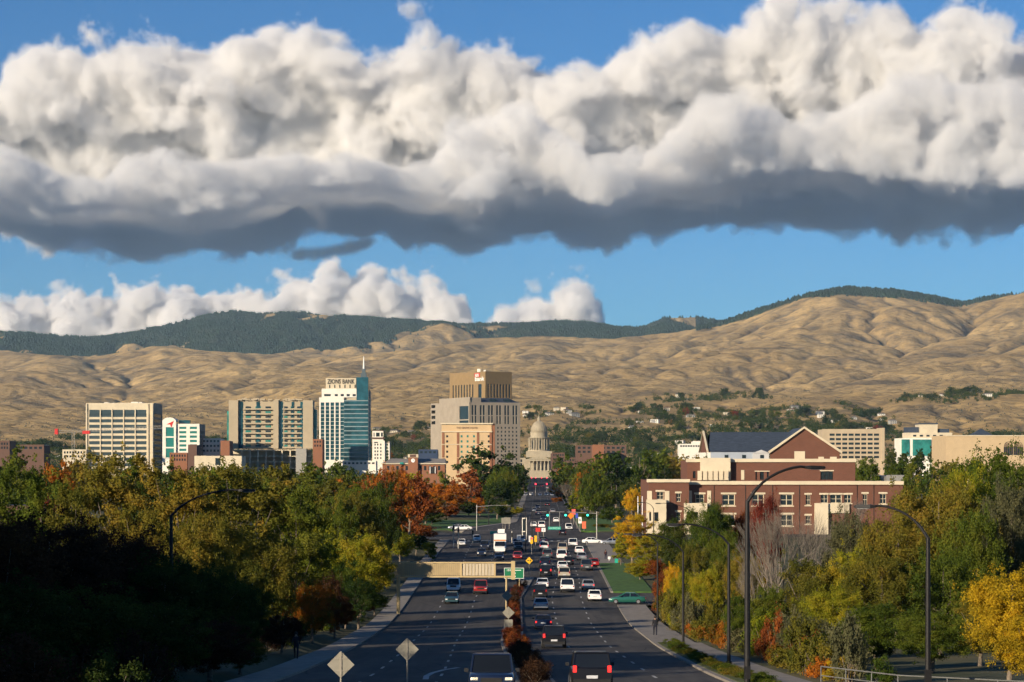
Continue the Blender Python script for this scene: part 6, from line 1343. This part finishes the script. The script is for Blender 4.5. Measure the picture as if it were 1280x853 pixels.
def signals():
    # long mast arms over the junction
    for nm, px, D, H, reach, lb, lights in (('a', 746, 505, 6.6, -14.0, 'signal mast arm from the right corner with three green lights', ((684.5, M_siggreen), (707, M_siggreen), (734.5, M_siggreen))),
                                        ('b', 596, 585, 6.4, 9.0, 'signal mast arm from the left corner seen from behind', ((655, None), (644, None)))):
        X = PX(px, D); r = thing('traffic_signal', lb, 'traffic light', (X, D, 0))
        MB().tube([(0, 0, -.3), (0, 0, H + .4)], [.16, .12], 10).build('pole', M_galv, r); MB().tube([(0, 0, H - .1), (reach * .5, 0, H + .25), (reach, 0, H + .3)], [.1, .07, .05], 8).build('mast_arm', M_galv, r)
        for q, m in lights:
            x = PX(q, D) - X; h = MB().box(x - .28, x + .28, -.12, .2, H - .75, H + .55).build('signal_head', M_black, r)
            if m: MB().tube([(x, -.15, H - .5), (x, -.125, H - .5)], .24, 14).build('lens', m, h)
    X = PX(693, 503); r = thing('street_name_sign', 'long teal street name sign hung over the right lanes', 'sign', (X, 503, 0)); z = PZ(660.5, 503)
    MB().box(-1.45, 1.45, -.03, .03, z - .33, z + .33).build('panel', M_tealsign, r); text_mesh('UNIVERSITY DR', .36, .004, M_whitepaint, 'lettering', r, (0, -.04, z)); MB().box(-1.2, -1.1, -.03, .03, z + .33, 7.0).box(1.1, 1.2, -.03, .03, z + .33, 7.0).build('hanger', M_galv, r)
    for i, (px, D, lb) in enumerate(((567, 470, 'pale pole at the left street corner'), (573, 468, 'second pale pole at the left street corner'), (591, 500, 'short signal pole on the left before the queue'), (640, 500, 'grey pole behind the white arrow sign'))):
        r = thing('signal_pole', lb, 'pole', (PX(px, D), D, 0)); MB().tube([(0, 0, -.3), (0, 0, PZ(655 + i * 3, D))], .14, 10).build('pole', M_galv, r); MB().box(-.2, .2, -.2, .2, PZ(660 + i * 3, D) - .5, PZ(660 + i * 3, D) + .5).build('signal_head', M_black, r)
    for i, (px, py, D, lb) in enumerate(((664.5, 676, 440, 'yellow cased signal with red light on the centre post'), (669.5, 674, 452, 'yellow signal back right of the centre post'), (662.5, 674, 455, 'white-edged signal head left of the centre post'))):
        r = thing('traffic_signal', lb, 'traffic light', (PX(px, D), D, 0)); zc = PZ(py, D); MB().tube([(0, .15, -.1), (0, .15, zc + .5)], .06, 8).build('pole', M_post, r)
        h = MB().box(-.26, .26, -.15, .12, zc - .6, zc + .7).build('signal_head', M_yellow if i < 2 else M_whitepaint, r)
        if i == 0: MB().tube([(0, -.18, zc + .42), (0, -.155, zc + .42)], .19, 12).build('lens', M_sigred, h)
    for j, (D, row) in enumerate(((1650, 598), (1150, 606))):
        for i, px in enumerate((656.5, 664.5, 669.5, 677, 683.5)):
            if j and i % 2: continue
            r = thing('traffic_signal', f"red street signal {'far before the capitol' if not j else 'in the dark street'}, {['leftmost', 'second from left', 'middle', 'second from right', 'rightmost'][i]}", 'traffic light', (PX(px, D), D, 0), 0, 'far red signals')
            zc = PZ(row, D); MB().tube([(0, .3, -.1), (0, .3, zc)], .09, 6).build('pole', M_post, r); h = MB().box(-.35, .35, -.15, .2, zc - .7, zc + .7).build('signal_head', M_black, r)
            MB().tube([(0, -.2, zc + .3), (0, -.155, zc + .3)], .42, 10).build('lens', M_sigred, h)
    r = thing('sign_board', 'tall white rectangular frame sign by the centre posts', 'sign', (PX(655.5, 520), 520, 0)); k = 520 / FOC; z0, z1 = PZ(664, 520), PZ(647.5, 520)
    MB().box(-.55, -.4, -.08, .08, 0, z1).box(.4, .55, -.08, .08, 0, z1).box(-.4, .4, -.08, .08, z1 - .2, z1).box(-.4, .4, -.08, .08, z0 - .2, z0).build('frame', M_white, r); MB().box(-.39, .39, -.03, .03, z0, z1 - .2).build('panel', M_dglass, r)
signals()
def railing():
    pts = [(15.2, 109), (18.2, 104.5), (24.5, 101), (33, 98.5)]
    r = thing('railing', 'grey steel pipe railing on a low wall at the lower right corner', 'railing', (0, 0, 0))
    path = []
    for (a, b_), (c, d) in zip(pts, pts[1:]):
        n = 6
        for i in range(n): path.append((a + (c - a) * i / n, b_ + (d - b_) * i / n))
    path.append(pts[-1]); zz = [7.65 for i in range(len(path))]
    M = mat('grey_railing_paint', (.16, .16, .15), .6, .1, 3, metal=.3)
    MB().tube([(x, y, z + 1.05) for (x, y), z in zip(path, zz)], .035, 6).build('top_rail', M, r); MB().tube([(x, y, z + .6) for (x, y), z in zip(path, zz)], .028, 6).build('middle_rail', M, r)
    for i in range(0, len(path), 2): MB().tube([(*path[i], zz[i] - .1), (*path[i], zz[i] + 1.05)], .03, 6).build('post', M, r)
    mb = MB()
    for (a, b_), (c, d), z in zip(path, path[1:], zz): mb.loft([[(a, b_ - .12, z - 2), (a, b_ + .12, z - 2), (a, b_ + .12, z + .02), (a, b_ - .12, z + .02)], [(c, d - .12, z - 2), (c, d + .12, z - 2), (c, d + .12, z + .02), (c, d - .12, z + .02)]])
    mb.build('low_wall', M_conc, r)
railing()
for px, lb in ((803, 'white flagpole left of the brick building'), (797.5, 'second white flagpole left of the brick building')):
    D = 500; r = thing('flagpole', lb, 'flagpole', (PX(px, D), D, 0)); MB().tube([(0, 0, -.1), (0, 0, PZ(622, D))], [.16, .09], 10).build('pole', M_whitepaint, r); MB().lathe([(.02, PZ(622, D)), (.14, PZ(622, D) + .14), (.02, PZ(622, D) + .28)], 10).build('finial', M_whitepaint, r)
# ------------------------------------------------------------------ people
def person(X, Y, z, label, top, legs, stride=.28, rz=0, hair=(.03, .02, .015)):
    me = bpy.data.meshes.new('person'); s = stride
    V = [(0, 0, .95), (0, 0, 1.18), (0, .01, 1.42), (0, .01, 1.52), (0, .015, 1.64), (-.18, .01, 1.42), (-.24, -.06, 1.14), (-.25, .06, .88), (.18, .01, 1.42), (.24, .08, 1.14), (.25, .20, .90), (-.10, 0, .90), (-.11, s * .55, .50), (-.11, s * .8, .09), (-.11, s * .8 + .16, .05), (.10, 0, .90), (.11, -s * .25, .50), (.11, -s, .12), (.11, -s + .15, .05), (0, .02, 1.72)]
    Ed = [(0, 1), (1, 2), (2, 3), (3, 4), (4, 19), (2, 5), (5, 6), (6, 7), (2, 8), (8, 9), (9, 10), (0, 11), (11, 12), (12, 13), (13, 14), (0, 15), (15, 16), (16, 17), (17, 18)]
    rad = [.15, .15, .16, .06, .095, .07, .05, .04, .07, .05, .04, .10, .075, .055, .045, .10, .075, .055, .045, .08]
    me.from_pydata(V, Ed, []); o = link(bpy.data.objects.new('person', me)); md = o.modifiers.new('s', 'SKIN'); o.modifiers.new('u', 'SUBSURF').levels = 1
    for i, r_ in enumerate(rad): me.skin_vertices[0].data[i].radius = (r_, r_ * (.75 if i in (0, 1, 2) else 1)); me.skin_vertices[0].data[i].use_root = i == 0
    bpy.context.view_layer.update(); dg = bpy.context.evaluated_depsgraph_get(); m2 = bpy.data.meshes.new_from_object(o.evaluated_get(dg)); o.modifiers.clear(); o.data = m2
    skin = mat('skin', (.42, .24, .16), .6, .05, 4); mt = mat('cloth_top_%d' % (top[0] * 1000), top, .9, .1, 4); ml = mat('cloth_legs_%d' % (legs[0] * 1000), legs, .9, .1, 4)
    m2.materials.clear(); [m2.materials.append(m) for m in (skin, mt, ml)]
    for p in m2.polygons:
        c = p.center; p.use_smooth = True; p.material_index = 0 if c.z > 1.5 or (abs(c.x) > .2 and c.z < .94) else 2 if c.z < .98 else 1
    o.location = (X, Y, z); o.rotation_euler = (0, 0, rz); tag(o, label, 'person')
    MB().lathe([(.03, 1.58), (.112, 1.64), (.118, 1.72), (.09, 1.80), (.03, 1.835)], 14, (0, -.02)).build('hair', mat('hair', hair, .8, .1, 4), o, True)
    return o
person(PX(819, 205), 205, g(205) + .13, 'person in dark clothes walking away on the right sidewalk', (.015, .015, .02), (.012, .014, .025))
person(PX(757, 415), 415, .13, 'person in dark clothes standing at the right corner by the lawn', (.05, .02, .02), (.01, .012, .03), .1)
person(LK(150) - 2.2, 150, g(150) + .13, 'person in dark clothes walking toward us on the shaded left sidewalk', (.02, .02, .025), (.02, .022, .03), rz=math.pi)
# ------------------------------------------------------------------ hillside suburbs, conifer woods, summit masts
def hillpx(Y, px): X = PX(px, Y); return X, hz(X, Y)
_hr = random.Random(9)
ROOFS = [mat('dark_shingle_roof', (.10, .085, .075), .9, .2, .5), mat('grey_shingle_roof', (.17, .16, .15), .9, .2, .5), mat('brown_shingle_roof', (.16, .10, .07), .9, .2, .5)]
WALLS = [mat('white_siding', (.68, .65, .58), .8, .06, .5), mat('cream_siding', (.56, .49, .37), .8, .06, .5), mat('grey_siding', (.36, .35, .32), .8, .06, .5), mat('tan_siding', (.44, .34, .23), .8, .06, .5)]
WW = ['white', 'cream', 'grey', 'tan']
HOUSES = []
def house(px, Y, zone, seed):
    r_ = random.Random(seed); X, z = hillpx(Y, px); wi = r_.choice([0, 0, 0, 1, 1, 2, 3]); w, d, h = r_.uniform(10, 17), r_.uniform(9, 12), r_.choice([3.2, 3.4, 5.8])
    o = thing('house', None, 'house', (X, Y, z), r_.uniform(-.5, .5), 'houses on the foothill benches')
    facade(o, 'wall', WALLS[wi], (-w / 2, 0), 0, w, -2.5, h, grid(1, w - 1, max(3, int(w / 3.6)), .42, [(.9, 2.3)] + ([(3.7, 5.0)] if h > 5 else [])), M_dglass, t=.3, rec=.2)
    MB().box(-w / 2 + .01, w / 2 - .01, .31, d, -2.5, h).build('rear_wall', WALLS[wi], o)
    rf = MB(); e = .7; rr = h + d * .22
    if r_.random() < .6: rf.loft([[(-w / 2 - e, -e, h), (w / 2 + e, -e, h), (w / 2 + e, d + e, h), (-w / 2 - e, d + e, h)], [(-w / 2 + 2, d / 2 - .1, rr), (w / 2 - 2, d / 2 - .1, rr), (w / 2 - 2, d / 2 + .1, rr), (-w / 2 + 2, d / 2 + .1, rr)]])
    else: rf.box(-w / 2 - .4, w / 2 + .4, -.4, d + .4, h + .003, h + .45)
    ro = rf.build('roof', r_.choice(ROOFS), o)
    if r_.random() < .5: MB().box(w * .2, w * .2 + 1, d * .5, d * .5 + 1.2, h, rr + 1).build('chimney', M_dkbrick, ro)
    HOUSES.append((o, px, Y, zone, WW[wi], 'two-storey' if h > 5 else 'low'))
ZONES = [  # name, px range, Y range, trees, houses
 ('between glass tower and tan towers', (468, 556), (2750, 3250), 28, 16), ('on the bench left of the tan towers', (470, 556), (3600, 3900), 9, 7),
 ('behind the cream block at the far left', (0, 108), (2700, 3300), 12, 3), ('behind the office with the red emblem', (203, 288), (2700, 3300), 12, 5),
 ('right of the capitol dome', (690, 780), (2650, 3300), 20, 9), ('on the ridge above the capitol', (655, 745), (3900, 4200), 5, 8),
 ('in the hollow left of the slate gable', (780, 905), (2650, 3300), 20, 12), ('on the bench above the slate gable', (785, 1110), (3500, 4150), 75, 22),
 ('high on the middle slope', (815, 960), (4600, 5000), 20, 5), ('above the tan office block', (1040, 1125), (3300, 3900), 12, 8), ('on the high bench at the far right', (1130, 1285), (4300, 4700), 32, 6)]
PTREE = []
for zn, (a, b_), (y0, y1), nt_, nh in ZONES:
    for i in range(nh): house(_hr.uniform(a, b_), _hr.uniform(y0, y1), zn, _hr.random())
    for i in range(nt_):
        px = _hr.uniform(a, b_); Y = _hr.uniform(y0, y1)
        if i % 3: px = min(b_, max(a, PTREE[-1][0] + _hr.gauss(0, 6))) if PTREE and PTREE[-1][2] == zn else px; Y = (PTREE[-1][1] + _hr.gauss(0, 30)) if PTREE and PTREE[-1][2] == zn else Y
        X, z = hillpx(Y, px); h = _hr.uniform(10, 18); k = _hr.random(); c = 'dark' if k < .66 else 'green' if k < .84 else 'pine' if k < .93 else _hr.choice(['orange', 'olive', 'red'])
        plant(X, Y, h, h * _hr.uniform(.8, 1.25), 'farpine' if c == 'pine' else 'far', c, zn, z=z - .3, group='trees of the foothill suburbs', name='hillside_conifer' if c == 'pine' else 'hillside_tree'); PTREE.append((px, Y, zn))
def woods():
    """two masses nobody could count: the town's trees across the flat, and the conifer forest on the high ridges"""
    rng = np.random.default_rng(21)
    def cones(P, Hh, Ww, k=5):
        n = len(P); a = np.arange(k) * math.tau / k; ringv = np.stack([np.cos(a), np.sin(a), np.zeros(k)], 1)
        v = np.concatenate([P[:, None, :] + ringv[None] * Ww[:, None, None], (P + np.stack([0 * Hh, 0 * Hh, Hh], 1))[:, None, :]], 1).reshape(-1, 3)
        f = np.array([[i, (i + 1) % k, k] for i in range(k)]); return v, (f[None] + (np.arange(n) * (k + 1))[:, None, None]).reshape(-1, 3)
    n = 130000; Y = np.exp(rng.uniform(math.log(10500), math.log(15600), n)); px = rng.uniform(-60, 1340, n); X = (px - 640) / FOC * Y
    r = np.interp(np.log(Y), LNY, np.arange(len(LNY))).astype(int); c = np.clip(((X / Wd(Y) + 1) / 2 * (NC - 1)).astype(int), 0, NC - 1); z = FH[r, c]
    keep = rng.random(n) < woodness(X, Y, z) * 1.2 - .15
    keep |= (rng.random(n) < .02) & (Y > 12500)
    P = np.stack([X, Y, z - 2], 1)[keep]; m = len(P); hh = rng.uniform(9, 26, m)
    v, f = cones(P, hh, hh * rng.uniform(.32, .55, m)); o = link(bpy.data.objects.new('conifer_woods', npmesh('conifer_woods', v, f, mat('far_conifers', (.022, .042, .020), 1, .3, .01))))
    tag(o, 'dark conifer forest covering the high ridge', 'forest', kind='stuff'); print('conifers', m)
    # town canopy between the offices and the first slope
    n = 16000; Y = 1250 + 2500 * rng.random(n) ** .6; px = rng.uniform(-40, 1320, n); X = (px - 640) / FOC * Y; ok = (np.abs(px - 672) > 22) | (Y > 2400)
    nzz = np.array([mnoise.fractal(Vector((x / 170, y / 120, 1.7)), .8, 2.2, 3) for x, y in zip(X, Y)]); ok &= (nzz > np.interp(Y, [1250, 2600, 3100, 3750], [-1, -.35, -.08, .2]))
    X, Y = X[ok], Y[ok]; z = np.array([hz(x, y) for x, y in zip(X, Y)]); sz = rng.uniform(3.2, 6.2, len(X))
    C = np.stack([X, Y, z + sz], 1); q, sh = leaves(C, sz * .95, 34, 1.0, rng, .95, .7)
    o = link(bpy.data.objects.new('town_canopy', crownmesh('town_canopy', q, sh))); o.data.materials.append(LEAF['dark']); tag(o, 'far treetops merging between the town buildings and the hills', 'treetops', kind='stuff')
    Q = []
    for zn, (a, b_), (y0, y1), nt_, nh in ZONES:
        for i in range(nt_ * 8):
            if i % 6 == 0: cx, cy = _hr.uniform(a, b_), _hr.uniform(y0 - 60, y1 + 60)
            px_, y_ = cx + _hr.gauss(0, 7), cy + _hr.gauss(0, 18); r_ = _hr.uniform(3.2, 7.0); x_ = PX(px_, y_); Q.append((x_, y_, hz(x_, y_) + r_ * .8, r_))
    Q = np.array(Q); q, sh = leaves(Q[:, :3], Q[:, 3], 60, 1.0, rng, .85, .7)
    o = link(bpy.data.objects.new('hillside_canopy', crownmesh('hillside_canopy', q, sh))); o.data.materials.append(LEAF['dark']); tag(o, 'dark scrubby treetops strung between the hillside houses', 'treetops', kind='stuff')
    # sagebrush dots on the near slopes
    n = 16000; Y = np.exp(rng.uniform(math.log(2700), math.log(7000), n)); px = rng.uniform(-40, 1320, n); X = (px - 640) / FOC * Y
    z = np.array([hz(x, y) for x, y in zip(X, Y)]); nz = np.array([mnoise.fractal(Vector((x / 260, y / 260, 7.7)), .8, 2.2, 3) for x, y in zip(X, Y)]); k = nz > .2
    v, f = cones(np.stack([X, Y, z - .4], 1)[k], rng.uniform(1.4, 3.0, k.sum()), rng.uniform(1.2, 2.6, k.sum()), 6)
    o = link(bpy.data.objects.new('sagebrush', npmesh('sagebrush', v, f, mat('sagebrush', (.075, .07, .035), 1, .3, .05)))); tag(o, 'dark sagebrush dotted over the dry slopes', 'brush', kind='stuff')
woods()
for px, hpx, lb in ((361, 8, 'tallest summit mast'), (365.5, 7, 'summit mast right of the tallest'), (376, 7, 'summit mast third from the left'), (370, 4, 'short summit mast between the others')):
    X, z = hillpx(15000, px); r = thing('radio_mast', lb + ' on the forested mountain', 'radio mast', (X, 15000, z + 5)); MB().tube([(0, 0, -20), (0, 0, hpx * 5.4)], [2.2, 1.4], 6).build('mast', M_galv, r); MB().box(-3, 3, -1, 1, hpx * 4.2, hpx * 4.8).build('antenna', M_whitepaint, r)
# ------------------------------------------------------------------ labels that single each tree and house out
ORD = ['leftmost', 'second', 'third', 'fourth', 'fifth', 'sixth', 'seventh', 'eighth', 'ninth', 'tenth', 'eleventh', 'twelfth', 'thirteenth', 'fourteenth', 'fifteenth', 'sixteenth', 'seventeenth', 'eighteenth', 'nineteenth', 'twentieth', 'twenty-first', 'twenty-second', 'twenty-third', 'twenty-fourth', 'twenty-fifth', 'twenty-sixth', 'twenty-seventh', 'twenty-eighth', 'twenty-ninth', 'thirtieth'] + ['%dth' % i for i in range(31, 99)]
def label_all():
    grp = {}
    for o, px, D, zone, colr, kind in TREES:
        what = 'shrub' if kind == 'shrub' else 'conifer' if 'pine' in kind else 'leafless tree' if kind == 'bare' else 'tree'
        w_ = WORD[colr].replace('dark conifer', 'dark') if what != 'leafless tree' else 'pale'
        key = (w_, what, zone); grp.setdefault(key, []).append((px, o))
    for (w_, what, zone), L in grp.items():
        L.sort(key=lambda t: t[0])
        for i, (px, o) in enumerate(L):
            o['label'] = f'only {w_} {what} {zone}' if len(L) == 1 else f'{ORD[i]}{" from left" if i else ""} {w_} {what} {zone}'
            if 'group' not in o: o['group'] = 'trees ' + zone if what != 'shrub' else 'shrubs ' + zone
    grp = {}
    for o, px, Y, zone, w_, st in HOUSES: grp.setdefault((w_, st, zone), []).append((px, o))
    for (w_, st, zone), L in grp.items():
        L.sort(key=lambda t: t[0])
        for i, (px, o) in enumerate(L): o['label'] = f'only {w_} {st} house {zone}' if len(L) == 1 else f'{ORD[i]}{" from left" if i else ""} {w_} {st} house {zone}'
label_all()
_us = {}
print('done', len(bpy.data.objects), round(time.time() - T0, 1))
